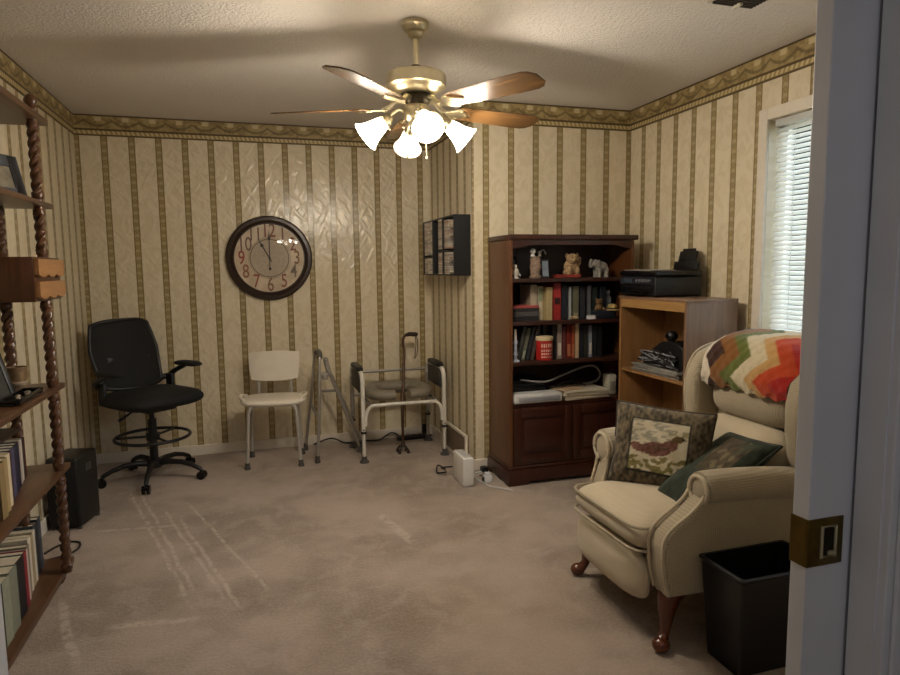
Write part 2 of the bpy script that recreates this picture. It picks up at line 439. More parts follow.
for yy in (WY0+.15, 0.5*(WY0+WY1), WY1-.15): m.cyl((XR+0.019, yy, WZ0+.01), (XR+0.019, yy, WZ1-.03), 0.0015, n=6)
m.build('ladder_cord', BLIND.m, bl)

# ------------------------------------------------------------------ pocket door, jambs
m = MB().box(0.908, 1.70, 0.845, 0.880, 0.012, 2.04, 0.0025)
door = m.build('door_1', WHITE, None, smooth=False); door['kind'] = 'structure'
m = MB().box(0.906, 0.985, 0.8425, 0.846, 0.822, 0.908, .001).box(0.9055, 0.909, 0.846, 0.8805, 0.822, 0.908)
pl = m.build('door_latch_plate', AGED, door)
m = MB().tube([(0.935, 0.8415, 0.838), (0.965, 0.8415, 0.838), (0.965, 0.8415, 0.893), (0.935, 0.8415, 0.893)], 0.004, 8, closed=True)
m.build('pull_rim', BRASS, pl)
MB().box(0.938, 0.962, 0.8405, 0.8435, 0.841, 0.890).build('pull_recess', colmat('#2a2210', .4, .8), pl)
MB().box(0.948, 0.966, 0.838, 0.8435, 0.841, 0.849, .002).build('pull_catch', BRASS, pl)
# right jamb with stepped stops, left jamb
m = MB().box(0.999, DX0, YE0-.004, 0.836, 0, 2.05).box(1.004, DX0+.05, 0.772, YE0, 0, 2.10, .003).box(1.018, DX0+.09, 0.764, 0.772, 0, 2.10, .003)
structure(m, 'trim_6', WHITE)
m = MB().box(-0.36, -0.327, YE0-.01, YE1+.01, 0, 2.05, .002)
structure(m, 'trim_7', WHITE)

# ------------------------------------------------------------------ object materials
OAK = wood('golden_oak', '#7a4a1c', '#a8702f', .32, 'x')
WALNUT = wood('dark_walnut', '#2c1509', '#4a2612', .36, 'x')
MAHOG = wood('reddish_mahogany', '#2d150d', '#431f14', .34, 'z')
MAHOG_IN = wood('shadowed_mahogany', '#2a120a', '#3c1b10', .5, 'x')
SIDEWOOD = wood('brown_side_veneer', '#4c2c15', '#643d1f', .38, 'z')
CABOAK = wood('light_oak_veneer', '#7f5a34', '#9c754a', .42, 'z')
CABSIDE = wood('daylit_oak_veneer', '#725743', '#8a6d57', .34, 'z')  # same oak with cool window light put into the colour, near side and top
PINE = wood('brown_pine_shelf', '#452c1a', '#624128', .38, 'y')
PINEFRONT = wood('tan_drawer_front', '#926640', '#ae8152', .4, 'y')
SPINDLE = wood('turned_brown_spindle', '#3f2515', '#66432a', .30, 'z')
BLACKP = plain('black_plastic', '#0d0d0f', 0.45, 0, .15)
BLACKG = plain('gloss_black_plastic', '#0b0b0e', 0.2, 0, .1)
BLACKF = plain('black_mesh_fabric', '#08080a', 0.8, 0, .25, 300, bump=.3)
RUBBER = plain('grey_rubber', '#4d4a48', 0.8)
ALU = plain('brushed_aluminium', '#c9c6c0', 0.40, 0.6, .06)
ALUW = plain('white_enamelled_steel', '#d6d2c8', 0.4, 0.1, .05)
IVORYP = plain('ivory_plastic', '#e2dacb', 0.42, 0, .04, 12)
WHITEP = plain('white_plastic', '#d9dbdf', 0.4, 0, .03)
PAPER = plain('page_block', '#cfc4ac', 0.8, 0, .1, 80)

# ------------------------------------------------------------------ ceiling fan
FX, FY = 0.727, 2.81
fan = thing('ceiling_fan', 'five bladed brass ceiling fan with four lit bell shaped glass lamps', 'ceiling fan', (FX, FY, ZC))
def at(x=0, y=0, z=0): return Matrix.Translation((FX+x, FY+y, z))
MB().lathe([(0.0, 2.405), (.056, 2.405), (.060, 2.400), (.060, 2.386), (.052, 2.380), (.048, 2.364), (.036, 2.358), (.030, 2.342), (.020, 2.334), (0, 2.334)], 32, at()).build('canopy', BRASS, fan)
MB().lathe([(.0125, 2.35), (.0125, 2.19)], 16, at()).build('downrod', BRASS, fan)
MB().lathe([(.0, 2.226), (.020, 2.224), (.024, 2.210), (.022, 2.195), (0, 2.193)], 20, at()).build('coupling', colmat('#2b2416', .4, .7), fan)
MB().lathe([(0, 2.196), (.060, 2.195), (.112, 2.190), (.127, 2.184), (.131, 2.175), (.131, 2.136), (.125, 2.129), (.110, 2.125), (.100, 2.112), (.088, 2.102), (0, 2.098)], 40, at()).build('motor_housing', BRASS, fan)
MB().lathe([(0, 2.099), (.072, 2.098), (.076, 2.088), (.062, 2.078), (.050, 2.055), (0, 2.054)], 32, at()).build('flywheel', colmat('#2b2416', .35, .8), fan)
MB().lathe([(0, 2.056), (.052, 2.055), (.058, 2.045), (.058, 2.005), (.048, 1.985), (.030, 1.972), (.034, 1.960), (.018, 1.942), (.008, 1.925), (0, 1.922)], 32, at()).build('light_kit', BRASS, fan)
blade_poly = [(.20, -.050), (.30, -.060), (.50, -.068), (.60, -.068), (.625, -.058), (.648, -.030), (.648, .030), (.625, .058), (.60, .068), (.50, .068), (.30, .060), (.20, .050)]
for k in range(5):
    a = radians(13 + 72*k)
    M = at(0, 0, 2.046) @ Matrix.Rotation(a, 4, 'Z') @ Matrix.Rotation(radians(-13), 4, 'X')
    b = MB().prism(blade_poly, -.003, .003, 'z', .0015, 1, M=M).build('blade', None, fan, smooth=False)
    b.data.materials.clear()
    v0 = [v.co.copy() for v in b.data.vertices]
    bt = wood('blade_wood_%d' % k, '#3a2816', '#6a4c2a', .26, 'x', 1.0, .4)
    # grain follows the blade
    nt = bt.node_tree
    mpn = [n for n in nt.nodes if n.type == 'MAPPING'][0]
    rot = nt.nodes.new('ShaderNodeVectorRotate'); rot.rotation_type = 'Z_AXIS'; rot.inputs['Angle'].default_value = -a
    src = mpn.inputs[0].links[0].from_socket
    nt.links.new(src, rot.inputs[0]); nt.links.new(rot.outputs[0], mpn.inputs[0])
    b.data.materials.append(bt)
    im = MB()
    im.tube([tuple(at() @ Matrix.Rotation(a, 4, 'Z') @ Vector(p)) for p in ((.060, 0, 2.082), (.095, 0, 2.076), (.120, 0, 2.055), (.150, 0, 2.040))], [.010, .010, .011, .012], 10)
    M2 = at(0, 0, 2.040) @ Matrix.Rotation(a, 4, 'Z') @ Matrix.Rotation(radians(-13), 4, 'X')
    im.prism([(.125, -.012), (.16, -.022), (.19, -.046), (.215, -.050), (.225, -.030), (.262, -.012), (.272, 0), (.262, .012), (.225, .030), (.215, .050), (.19, .046), (.16, .022), (.125, .012)], -.004, .003, 'z', .001, 1, M=M2)
    for q in (-.034, 0, .034): im.lathe([(0, -.007), (.006, -.006), (.006, -.003)], 10, M2 @ Matrix.Translation((.212 if q else .25, q, 0)))
    sub(im, 'blade_iron', BRASS, b, fan)
SH = NT('lit_frosted_glass'); SH.base(lin('#f4ead8')); SH.set(Roughness=0.35)
lw = SH.new('ShaderNodeLayerWeight'); lw.inputs[0].default_value = 0.45
em = SH.new('ShaderNodeEmission'); em.inputs[0].default_value = (1.0, 0.90, 0.76, 1); em.inputs[1].default_value = SHADE_GLOW
tl = SH.new('ShaderNodeBsdfTranslucent'); tl.inputs[0].default_value = (0.9, 0.86, 0.78, 1)
m1 = SH.new('ShaderNodeMixShader'); m1.inputs[0].default_value = 0.5
SH.l.new(SH.b.outputs[0], m1.inputs[1]); SH.l.new(tl.outputs[0], m1.inputs[2])
ad = SH.new('ShaderNodeAddShader'); SH.l.new(m1.outputs[0], ad.inputs[0]); SH.l.new(em.outputs[0], ad.inputs[1]); SH.l.new(ad.outputs[0], SH.out.inputs[0])
SHADE = SH.m
SHADE_DIM = SH.m.copy(); SHADE_DIM.name = 'dim_frosted_glass'
[n for n in SHADE_DIM.node_tree.nodes if n.type == 'EMISSION'][0].inputs[1].default_value = SHADE_GLOW*0.12
BULB = NT('glowing_bulb'); em = BULB.new('ShaderNodeEmission'); em.inputs[0].default_value = (1, .85, .6, 1); em.inputs[1].default_value = 25; BULB.l.new(em.outputs[0], BULB.out.inputs[0])
for k in range(4):
    a = radians(-3 + 90*k)
    tilt = radians(52)
    R_ = at(0, 0, 0) @ Matrix.Rotation(a, 4, 'Z')
    arm = MB().tube([tuple(R_ @ Vector(p)) for p in smooth_path([(.045, 0, 2.02), (.075, 0, 2.035), (.105, 0, 2.018), (.128, 0, 1.990)], 5)], .0075, 10)
    # socket along the tilted axis
    S = R_ @ Matrix.Translation((.122, 0, 1.996)) @ Matrix.Rotation(pi - tilt, 4, 'Y')
    arm.lathe([(0, -.012), (.016, -.010), (.024, .004), (.027, .022), (.030, .030), (.022, .032), (0, .032)], 20, S)
    for q in range(3):
        aa = q*2*pi/3
        arm.cyl(tuple(S @ Vector((.030*cos(aa), .030*sin(aa), .026))), tuple(S @ Vector((.040*cos(aa), .040*sin(aa), .026))), .003, n=8)
    arm.build('lamp_arm', BRASS, fan)
    outer = [(.024, .022), (.029, .034), (.035, .053), (.040, .076), (.047, .099), (.058, .121), (.066, .132)]
    dim = (k == 1)
    sh = MB().lathe(outer + [(r-.003, z) for r, z in outer[::-1]], 28, S, caps=False).build('lamp_shade', SHADE_DIM if dim else SHADE, fan)
    sub(MB().lathe([(0, .030), (.012, .032), (.014, .045), (.022, .065), (.024, .080), (.019, .094), (0, .101)], 16, S), 'bulb', BULB.m, sh, fan)
    ld = bpy.data.lights.new('fan_lamp', 'POINT'); ld.energy = LAMP_W*(0.35 if dim else 1.0); ld.color = LAMP_RGB; ld.shadow_soft_size = 0.03
    lo = bpy.data.objects.new('fan_lamp', ld); COL.objects.link(lo); lo.location = S @ Vector((0, 0, .143))
for (dx, dy, dz, n_) in ((.03, -.045, .15, 'pull_chain'), (-.035, .04, .13, 'pull_chain')):
    m = MB().cyl((FX+dx, FY+dy, 1.985), (FX+dx, FY+dy, 1.985-dz), .0014, n=6).ball((FX+dx, FY+dy, 1.985-dz-.01), .006, .006, .011)
    m.build(n_, BRASS, fan)

# ceiling vent
vt = thing('ceiling_vent', 'dark louvred air register set in the ceiling near the door', 'vent', (1.90, 2.22, ZC))
MB().box(1.80, 2.02, 2.16, 2.285, ZC-.008, ZC-.0005, .002).build('vent_frame', colmat('#b9ae9d'), vt)
m = MB()
for k in range(6): m.box(1.815, 2.005, 2.172+k*.017, 2.182+k*.017, ZC-.017, ZC-.008)
m.build('louvres', colmat('#2c2620'), vt, smooth=False)
MB().box(1.912, 1.928, 2.225, 2.27, ZC-.026, ZC-.012, .002).build('damper_lever', colmat('#cfc7b4'), vt)

# return-air grille, low on the alcove side wall
gr = thing('return_air_grille', 'ivory framed return air grille low on the alcove side wall', 'vent', (XT, 4.30, 0.0))
x0, x1 = XT-0.030, XT-0.0135
m = MB().box(x0, x1, 4.06, 4.085, .004, .215, .003).box(x0, x1, 4.545, 4.57, .004, .215, .003).box(x0, x1, 4.085, 4.545, .195, .215, .003).box(x0, x1, 4.085, 4.545, .004, .024, .003)
m.build('grille_frame', TRIM, gr)
m = MB().box(XT-.018, XT-.014, 4.085, 4.545, .024, .195)
for k in range(14): m.box(XT-.026, XT-.018, 4.085, 4.545, .030+k*.012, .036+k*.012)
m.build('grille_louvres', colmat('#857460'), gr, smooth=False)

# ------------------------------------------------------------------ wall clock
CX, CZ, CR = 0.147, 1.438, 0.308
ck = thing('wall_clock', 'large round wall clock with dark brown rim and red brown numerals', 'clock', (CX, YB, CZ))
MC = Matrix.Translation((CX, YB, CZ)) @ Matrix.Rotation(radians(90), 4, 'X')       # local z -> room -y
MB().lathe([(CR-.008, .001), (CR, .012), (CR, .030), (CR-.012, .044), (CR-.032, .046), (CR-.046, .036), (CR-.054, .024), (CR-.060, .024), (CR-.060, .001)], 72, MC).build('clock_rim', wood('clock_rim_wood', '#1c0f08', '#352015', .35, 'x'), ck)
t_ = NT('aged_clock_paper'); v = t_.coords(); s = t_.xyz(v)
n1 = t_.noise(v, 9, 4); rr = t_.math('SQRT', t_.math('ADD', t_.math('MULTIPLY', s[0], s[0]), t_.math('MULTIPLY', s[2], s[2])))
cc = t_.mix(t_.step(n1, .35, .68), lin('#b9a78f'), lin('#d2c3ad'))
ring = t_.math('SUBTRACT', 1.0, t_.step(t_.math('ABSOLUTE', t_.math('SUBTRACT', rr, .138)), .003, .006))
cc = t_.mix(t_.math('SUBTRACT', 1.0, t_.step(rr, .136, .140)), cc, t_.mix(n1, lin('#a0917d'), lin('#bbae9b')))
cc = t_.mix(t_.math('MULTIPLY', ring, .8), cc, lin('#5d4c3d'))
ring2 = t_.math('SUBTRACT', 1.0, t_.step(t_.math('ABSOLUTE', t_.math('SUBTRACT', rr, .150)), .0015, .003))
cc = t_.mix(t_.math('MULTIPLY', ring2, .6), cc, lin('#6d5c4b'))
scr = t_.math('MULTIPLY', t_.step(t_.noise(t_.map(v, (1, 1, 3.2)), 42, 2), .56, .60), t_.math('SUBTRACT', 1.0, t_.step(rr, .11, .125)))
cc = t_.mix(t_.math('MULTIPLY', scr, .35), cc, lin('#6b5948'))
t_.base(cc); t_.set(Roughness=.6)
MB().lathe([(0, .022), (.262, .022), (.262, .010), (0, .010)], 64, MC).build('dial', t_.m, ck)
def text_mesh(txt, size, M, depth=0.0006, align='CENTER'):
    cu = bpy.data.curves.new('letters', 'FONT'); cu.body = txt; cu.size = size; cu.align_x = align; cu.align_y = 'CENTER'; cu.extrude = depth; cu.offset = .0008
    ob = bpy.data.objects.new('letters', cu); COL.objects.link(ob)
    bpy.context.view_layer.update()
    me = bpy.data.meshes.new_from_object(ob.evaluated_get(bpy.context.evaluated_depsgraph_get()))
    bpy.data.objects.remove(ob); bpy.data.curves.remove(cu)
    me.transform(M); return me
def merge(name, meshes, mat, parent, off):
    bm = bmesh.new()
    for me in meshes: bm.from_mesh(me)
    for v_ in bm.verts: v_.co -= Vector(off)
    me = bpy.data.meshes.new(name); bm.to_mesh(me); bm.free()
    o = bpy.data.objects.new(name, me); COL.objects.link(o); o.parent = parent; me.materials.append(mat); return o
numc = ['#6b4a3c', '#7c4a3a', '#7a5a44', '#6f6358', '#845040', '#7d5a46', '#8a4a38', '#8a5a40', '#8c4038', '#6f5448', '#6a5448', '#7a4a38']
for h in range(1, 13):
    an = radians(90-30*h)
    M = MC @ Matrix.Translation((.197*cos(an), .197*sin(an), .0228)) @ Matrix.Diagonal((.82, 1.15, 1, 1))
    o = merge('numeral', [text_mesh(str(h), .122, M)], colmat(numc[h-1], .7), ck, (CX, YB, CZ))
INK = colmat('#140d08', .5)
def hand(ang, L, w, z, tail):
    a = radians(90-ang); d = Vector((cos(a), sin(a), 0)); n = Vector((-sin(a), cos(a), 0))
    P = [(-tail, .35), (-tail*.8, .5), (0, .5), (L*.62, .55), (L*.70, 1.7), (L*.80, .6), (L, .12)]
    pts = [d*l + n*(w*k) for l, k in P] + [d*l - n*(w*k) for l, k in P[::-1]]
    mb = MB(); mb.prism([(p.x, p.y) for p in pts], z, z+.0015, 'z', M=MC); return mb
hand(331, .150, .0075, .0275, .03).build('hour_hand', INK, ck, smooth=False)
hm = hand(0.5, .205, .0065, .0300, .07); a = radians(-90); hm.lathe([(0, .030), (.010, .030), (.010, .0315), (0, .0315)], 14, MC @ Matrix.Translation((0, -.078, 0))).build('minute_hand', INK, ck, smooth=False)
MB().lathe([(0, .024), (.008, .024), (.008, .034), (0, .035)], 14, MC).build('hand_hub', INK, ck)
MB().lathe([(.257*k/12, .036 + .018*(1-(k/12)**2)) for k in range(12, -1, -1)] , 48, MC, caps=False).build('clock_glass', GLASS, ck)

# ------------------------------------------------------------------ media rack with disc cases on the alcove side wall
RX0, RX1, RY0, RY1, RZ0, RZ1 = XT-.115, XT-.001, 4.005, 4.78, 1.300, 1.695
rk = thing('media_rack', 'black hanging media rack on the alcove side wall', 'rack', (XT, 4.41, RZ0))
MB().box(XT-.008, RX1, RY0, RY1, RZ0, RZ1).build('back_panel', BLACKP, rk, smooth=False)
for yy, w, d in ((RY0, .012, 0), (4.258, .018, .0), (4.505, .018, 0), (RY1-.012, .012, 0)):
    MB().box(RX0, XT-.008, yy, yy+w, RZ0, RZ1, .001).build('divider', BLACKP, rk, smooth=False)
for zz in (RZ0, RZ1-.010):
    MB().box(RX0, XT-.008, RY0+.012, RY1-.012, zz, zz+.010, .001).build('rack_shelf', BLACKP, rk, smooth=False)
case_c = ['#cfc6b8', '#b5ab9f', '#dcd2c4', '#a39b93', '#c6b3a4', '#968b82', '#e2dccf', '#a88272']
case_lab = 'thin disc case stacked flat in the black wall rack'
cms = {}
def disc_case(y0, y1, z, cidx, base_=[None]):
    if (cidx, round(y1-y0, 3)) not in cms:
        w = y1-y0
        o = MB().box(0, .098, 0, w, 0, .0092, .0008, 1).build('disc_case', colmat(case_c[cidx], .35), None, smooth=False)
        cms[(cidx, round(w, 3))] = o
    else:
        o = cms[(cidx, round(y1-y0, 3))].copy(); COL.objects.link(o)
    o.location = (RX0+.004, y0, z); tag(o, case_lab, 'disc case', 'disc cases in the wall rack')
cols = [(4.028, 4.118, .14), (4.142, 4.236, 1.0), (4.296, 4.385, 1.0), (4.53, 4.588, 1), (4.612, 4.668, 1), (4.692, 4.752, 1)]
for ci, (ya, yb, fill) in enumerate(cols):
    n = 33
    for k in range(n):
        z = RZ0+.0105 + k*.0114
        if ci == 0 and not (k in (1, 2, 8, 9, 22, 23, 24, 27, 28, 29, 30)): continue
        if k in (10, 11) and ci in (3, 4, 5): continue
        if ci in (1, 2) and k in (13, 14): continue
        if ci == 1 and k > 31: continue
        disc_case(ya, yb, z, random.choice([0, 0, 1, 2, 2, 3, 4, 6] if ci > 2 else [0, 1, 2, 3, 4, 5, 7]))
for ci_, (ya, yb) in enumerate(((4.53, 4.588), (4.612, 4.668), (4.692, 4.752), (4.296, 4.385), (4.142, 4.236))):
    zz = RZ0+.0105 + (10 if ci_ < 3 else 13)*.0114
    MB().box(RX0+.002, XT-.008, ya, yb, zz+.004, zz+.012).build('rack_shelf', BLACKP, rk, smooth=False)

# ------------------------------------------------------------------ office drafting chair (local coords, faces -y)
oc = thing('drafting_chair', 'tall black mesh office chair on casters with a foot ring', 'chair', (-.645, 4.49, 0), radians(40), world_coords=False)
m = MB()
m.lathe([(0, .078), (.045, .08), (.05, .10), (.045, .135), (.03, .14), (0, .14)], 24)
m.build('base_hub', BLACKP, oc)
for k in range(5):
    a = radians(-90 + 72*k + 30); d = Vector((cos(a), sin(a), 0))
    lg = MB().tube([tuple(d*r + Vector((0, 0, z))) for r, z in ((.03, .108), (.10, .118), (.18, .115), (.25, .095), (.302, .070), (.312, .058))], [.022, .019, .017, .015, .014, .012], 12).build('base_leg', BLACKP, oc)
    cm = MB(); c_ = d*.312; t = Vector((-d.y, d.x, 0))
    for sgn in (-1, 1):
        p = c_ + t*.014*sgn
        cm.cyl(tuple(p + Vector((0, 0, .0275)) - t*.009), tuple(p + Vector((0, 0, .0275)) + t*.009), .0275, n=20)
    cm.ball((c_.x, c_.y, .042), .017, .017, .018, 12, 8)
    cm.build('caster', BLACKG, lg)
MB().cyl((0, 0, .13), (0, 0, .40), .026).cyl((0, 0, .40), (0, 0, .47), .015).build('gas_column', BLACKP, oc)
rg = MB().tube([(.225*cos(2*pi*k/40), .225*sin(2*pi*k/40), .285) for k in range(40)], .0105, 10, closed=True)
for k in range(3):
    a = radians(20+120*k); rg.cyl((.03*cos(a), .03*sin(a), .285), (.222*cos(a), .222*sin(a), .285), .008, n=8)
rg.lathe([(.028, .262), (.042, .264), (.042, .306), (.028, .308)], 20)
rg.build('foot_ring', BLACKP, oc)
MB().box(-.10, .10, -.12, .14, .460, .492, .008).build('seat_plate', BLACKP, oc)
MB().tube([(-.05, .02, .476), (-.14, .0, .466), (-.205, -.01, .440), (-.225, -.012, .434)], [.006, .006, .010, .010], 8).build('height_lever', BLACKP, oc)
def cushion_box(mb, hx, hy, z0, z1, n=5.0, crown=.02, M=None, front_roll=.02):
    def f(sg):
        def g(u, v):
            a = 2*pi*u
            ex = 2.0/n
            cx_ = math.copysign(abs(cos(a))**ex, cos(a)); cy_ = math.copysign(abs(sin(a))**ex, sin(a))
            r = sin(pi*v/2)
            th = (1 - r**6)**.5
            mid = (z0+z1)/2
            top = (z1-z0)/2
            zz = mid + sg*top*th + (crown*(1-r**2) if sg > 0 else 0)
            return Vector((hx*cx_*r, hy*cy_*r, zz))
        return g
    for sg in (1, -1):
        G = mb.grid(f(sg), 48, 10, closed_u=True)
        if M is not None:
            for row in G:
                for v in row: v.co = M @ v.co
    bmesh.ops.remove_doubles(mb.bm, verts=mb.bm.verts[:], dist=1e-5)
    return mb
cushion_box(MB(), .265, .250, .490, .590, 4.5, .010, Matrix.Translation((0, -.02, 0))).build('seat', BLACKF, oc, angle=80)
# mesh back: rounded trapezoid, curved
def back_pt(u, v):      # u -1..1, v 0..1
    w = .200 + .030*math.sin(min(1, v*1.25)*pi/2) - .036*max(0, v-.55)/.45
    zc = .595 + .440*v - .030*(abs(u)**3.2)*v**3 + .02*(abs(u)**3)*(1-v)**2
    return Vector((u*w, .175 + .125*v - .045*(1-u*u) + .010*math.sin(v*pi), zc))
def slab(mb, fn, nu, nv, th):
    A = mb.grid(lambda a, b: fn(2*a-1, b), nu, nv)
    B = mb.grid(lambda a, b: fn(2*a-1, b) + Vector((0, th, 0)), nu, nv)
    per = [(i, 0) for i in range(nu)] + [(nu, j) for j in range(nv)] + [(nu-i, nv) for i in range(nu)] + [(0, nv-j) for j in range(nv)]
    for (i, j), (k, l) in zip(per, per[1:]+per[:1]):
        mb.bm.faces.new((A[i][j], A[k][l], B[k][l], B[i][j]))
    return mb
slab(MB(), back_pt, 20, 16, .012).build('mesh_back', BLACKF, oc)
edge = [back_pt(-1+2*i/14, 0) for i in range(14)] + [back_pt(1, j/14) for j in range(14)] + [back_pt(1-2*i/14, 1) for i in range(14)] + [back_pt(-1, 1-j/14) for j in range(14)]
MB().tube([tuple(p + Vector((0, .006, 0))) for p in edge], .013, 10, closed=True).build('back_frame', BLACKP, oc)
m = MB().tube(smooth_path([(0, .05, .476), (0, .18, .48), (0, .235, .56), (0, .240, .68), (0, .232, .78)]), .022, 10)
m.box(-.15, .15, .206, .236, .72, .80, .010)
m.build('lumbar_support', BLACKP, oc)
for sg in (-1, 1):
    am = MB().tube(smooth_path([(sg*.17, .205, .625), (sg*.25, .18, .635), (sg*.272, .12, .675), (sg*.272, .02, .715)]), [.020]*6+[.018]*6+[.016]*7, 10)
    am = am.build('armrest', BLACKP, oc)
    pad = MB(); cushion_box(pad, .042, .125, .715, .745, 3.5, .004, Matrix.Translation((sg*.272, -.02, 0)))
    pad.build('arm_pad', BLACKF, am, angle=80)
    MB().box(sg*.235-.012, sg*.235+.012, .10, .17, .51, .655, .006).build('arm_bracket', BLACKP, am)

# ------------------------------------------------------------------ shower chair (faces -y)
sc_ = thing('shower_chair', 'ivory plastic shower chair with back on aluminium legs against the back wall', 'chair', (.125, 4.62, 0), radians(-6), world_coords=False)
def seat_fn():
    mb = MB()
    cushion_box(mb, .222, .170, .418, .476, 3.0, -.006)
    return mb
seat_fn().build('seat', IVORYP, sc_, angle=80)
m = MB()
for sg in (-1, 1): m.tube(smooth_path([(sg*.190, -.09, .466), (sg*.218, -.05, .476), (sg*.222, 0, .478), (sg*.218, .05, .476), (sg*.190, .09, .466)]), .011, 8)
m.build('seat_handle', IVORYP, sc_)
def sb(u, v):
    w = .178*(1 - .10*(1-v)**3) ; zz = .555 + .215*v - .016*u*u*(1 if v > .5 else -.6)*(abs(2*v-1)**2)
    return Vector((u*w, .172 - .028*(1-u*u) + .018*v, zz))
slab(MB(), sb, 18, 8, .016).build('backrest', IVORYP, sc_)
for sg in (-1, 1):
    MB().cyl((sg*.115, .182, .44), (sg*.115, .178, .60), .011, n=12).build('back_post', ALU, sc_)
for sx_ in (-1, 1):
    for sy in (-1, 1):
        lg = MB().tube(smooth_path([(sx_*.06, sy*.12, .432), (sx_*.125, sy*.13, .430), (sx_*.155, sy*.138, .400), (sx_*.162, sy*.142, .30), (sx_*.178, sy*.150, .02)], 5), .0125, 12).build('leg', ALU, sc_)
        lm = MB().lathe([(0, 0), (.020, 0), (.021, .008), (.016, .022), (.016, .045), (0, .046)], 16, Matrix.Translation((sx_*.178, sy*.150, 0)))
        lm.build('rubber_foot', RUBBER, lg)
m = MB()
for sy in (-1, 1): m.cyl((-.09, sy*.12, .434), (.09, sy*.12, .434), .010, n=10)
for sx_ in (-1, 1): m.cyl((sx_*.10, -.13, .434), (sx_*.10, .185, .434), .010, n=10)
m.build('seat_frame', ALU, sc_)

# ------------------------------------------------------------------ folded walker
fwk = thing('folded_walker', 'folded grey aluminium walker standing between shower chair and armed frame', 'walker', (.50, 4.62, 0))
GALU = plain('dull_aluminium', '#a8a39b', 0.40, 0.6, .08)
def leg_tip(mb, x, y): mb.lathe([(0, 0), (.019, 0), (.019, .010), (.015, .03), (.015, .05), (0, .05)], 14, Matrix.Translation((x, y, 0)))
m = MB().tube(smooth_path([(.403, 4.485, .03), (.425, 4.50, .35), (.440, 4.53, .67), (.448, 4.56, .755), (.44, 4.62, .77), (.425, 4.70, .74), (.40, 4.76, .45), (.350, 4.845, .03)], 6), .011, 10)
m.build('side_frame', GALU, fwk)
m = MB().tube(smooth_path([(.728, 4.655, .03), (.64, 4.64, .28), (.55, 4.62, .52), (.505, 4.61, .64), (.495, 4.63, .70), (.50, 4.68, .70), (.55, 4.72, .56), (.66, 4.76, .30), (.765, 4.80, .03)], 6), .011, 10)
m.build('side_frame', GALU, fwk)
for p0, p1 in (((.428, 4.51, .42), (.445, 4.715, .62)), ((.42, 4.495, .30), (.395, 4.775, .36)), ((.60, 4.63, .38), (.61, 4.745, .40))):
    MB().cyl(p0, p1, .0095, n=8).build('cross_bar', GALU, fwk)
m = MB().cyl((.443, 4.54, .60), (.52, 4.615, .60), .010, n=8).cyl((.44, 4.53, .50), (.565, 4.625, .48), .010, n=8).box(.46, .50, 4.555, 4.60, .575, .625, .006)
m.build('folding_hinge', GALU, fwk)
MB().tube([(.446, 4.545, .735), (.449, 4.575, .762), (.445, 4.61, .770), (.436, 4.655, .760)], .019, 12).build('hand_grip', plain('grey_foam_grip', '#5b5750', .8), fwk)
MB().tube([(.520, 4.613, .60), (.497, 4.62, .690), (.50, 4.665, .705)], .018, 12).build('hand_grip', plain('pale_foam_grip', '#8d877c', .7), fwk)
for (x, y) in ((.403, 4.485), (.350, 4.845), (.728, 4.655), (.765, 4.80)):
    mb = MB(); leg_tip(mb, x, y); mb.build('rubber_tip', RUBBER, fwk)

# ------------------------------------------------------------------ armed toilet-safety / commode frame
sf = thing('commode_chair', 'white legged commode chair with black armrests and grey horseshoe seat', 'commode chair', (1.0, 4.59, 0))
X0, X1, Y0, Y1 = .715, 1.305, 4.385, 4.81
SEATG = plain('grey_padded_vinyl', '#7d7566', .5, 0, .06)
for (x, y, nm) in ((X0, Y0, 0), (X1, Y0, 0), (X0-.01, Y1, 1), (X1-.01, Y1, 1)):
    mt = GALU if nm else ALUW
    top = .56
    lg = MB().cyl((x, y, .03), (x, y, .26), .0125, n=14).cyl((x, y, .20), (x, y, top), .0155, n=14)
    lg = lg.build('leg', mt, sf)
    mb = MB(); mb.lathe([(0, 0), (.034, 0), (.034, .008), (.020, .02), (.018, .045), (0, .045)], 18, Matrix.Translation((x, y, 0)))
    sub(mb, 'rubber_foot', RUBBER, lg, sf)
    sub(MB().cyl((x, y-.018, .235), (x, y+.018, .235), .006, n=8).box(x-.018, x+.018, y-.018, y+.018, .205, .222, .004), 'height_clip', BLACKP, lg, sf)
for x in (X0, X1):
    sgn = -1 if x == X0 else 1
    ar = MB().tube(smooth_path([(x, Y0, .545), (x, Y0+.012, .598), (x, Y0+.06, .628), (x-.005, .5*(Y0+Y1), .634), (x-.01, Y1-.06, .628), (x-.01, Y1-.012, .598), (x-.01, Y1, .545)], 6), .0155, 12).build('arm_tube', ALUW if sgn < 0 else ALUW, sf)
    pd = MB()
    cushion_box(pd, .030, .165, .630, .667, 3.5, .004, Matrix.Translation((x-.003, .5*(Y0+Y1), 0)))
    sub(pd, 'arm_pad', BLACKP, ar, sf, angle=80)
    sk = MB().box(x-.008-.012, x-.008+.012, Y0+.05, Y1-.05, .49, .628, .006)
    sub(sk, 'side_guard', colmat('#3a3733', .6), ar, sf)
m = MB().tube(smooth_path([(X0+.017, Y0, .26), (X0+.022, Y0, .34), (X0+.055, Y0, .392), (X0+.12, Y0, .400), (X1-.12, Y0, .400), (X1-.055, Y0, .392), (X1-.022, Y0, .34), (X1-.017, Y0, .26)], 6), .0135, 12)
m.build('front_bar', ALUW, sf)
MB().cyl((X0-.01, Y1, .575), (X1-.01, Y1, .575), .011, n=12).build('back_bar', GALU, sf)
m = MB()
for x in (X0+.055, X1-.055): m.cyl((x, Y0+.01, .405), (x, Y1, .405), .011, n=10)
m.cyl((X0, Y1, .405), (X1-.01, Y1, .405), .011, n=10)
m.build('seat_frame', GALU, sf)
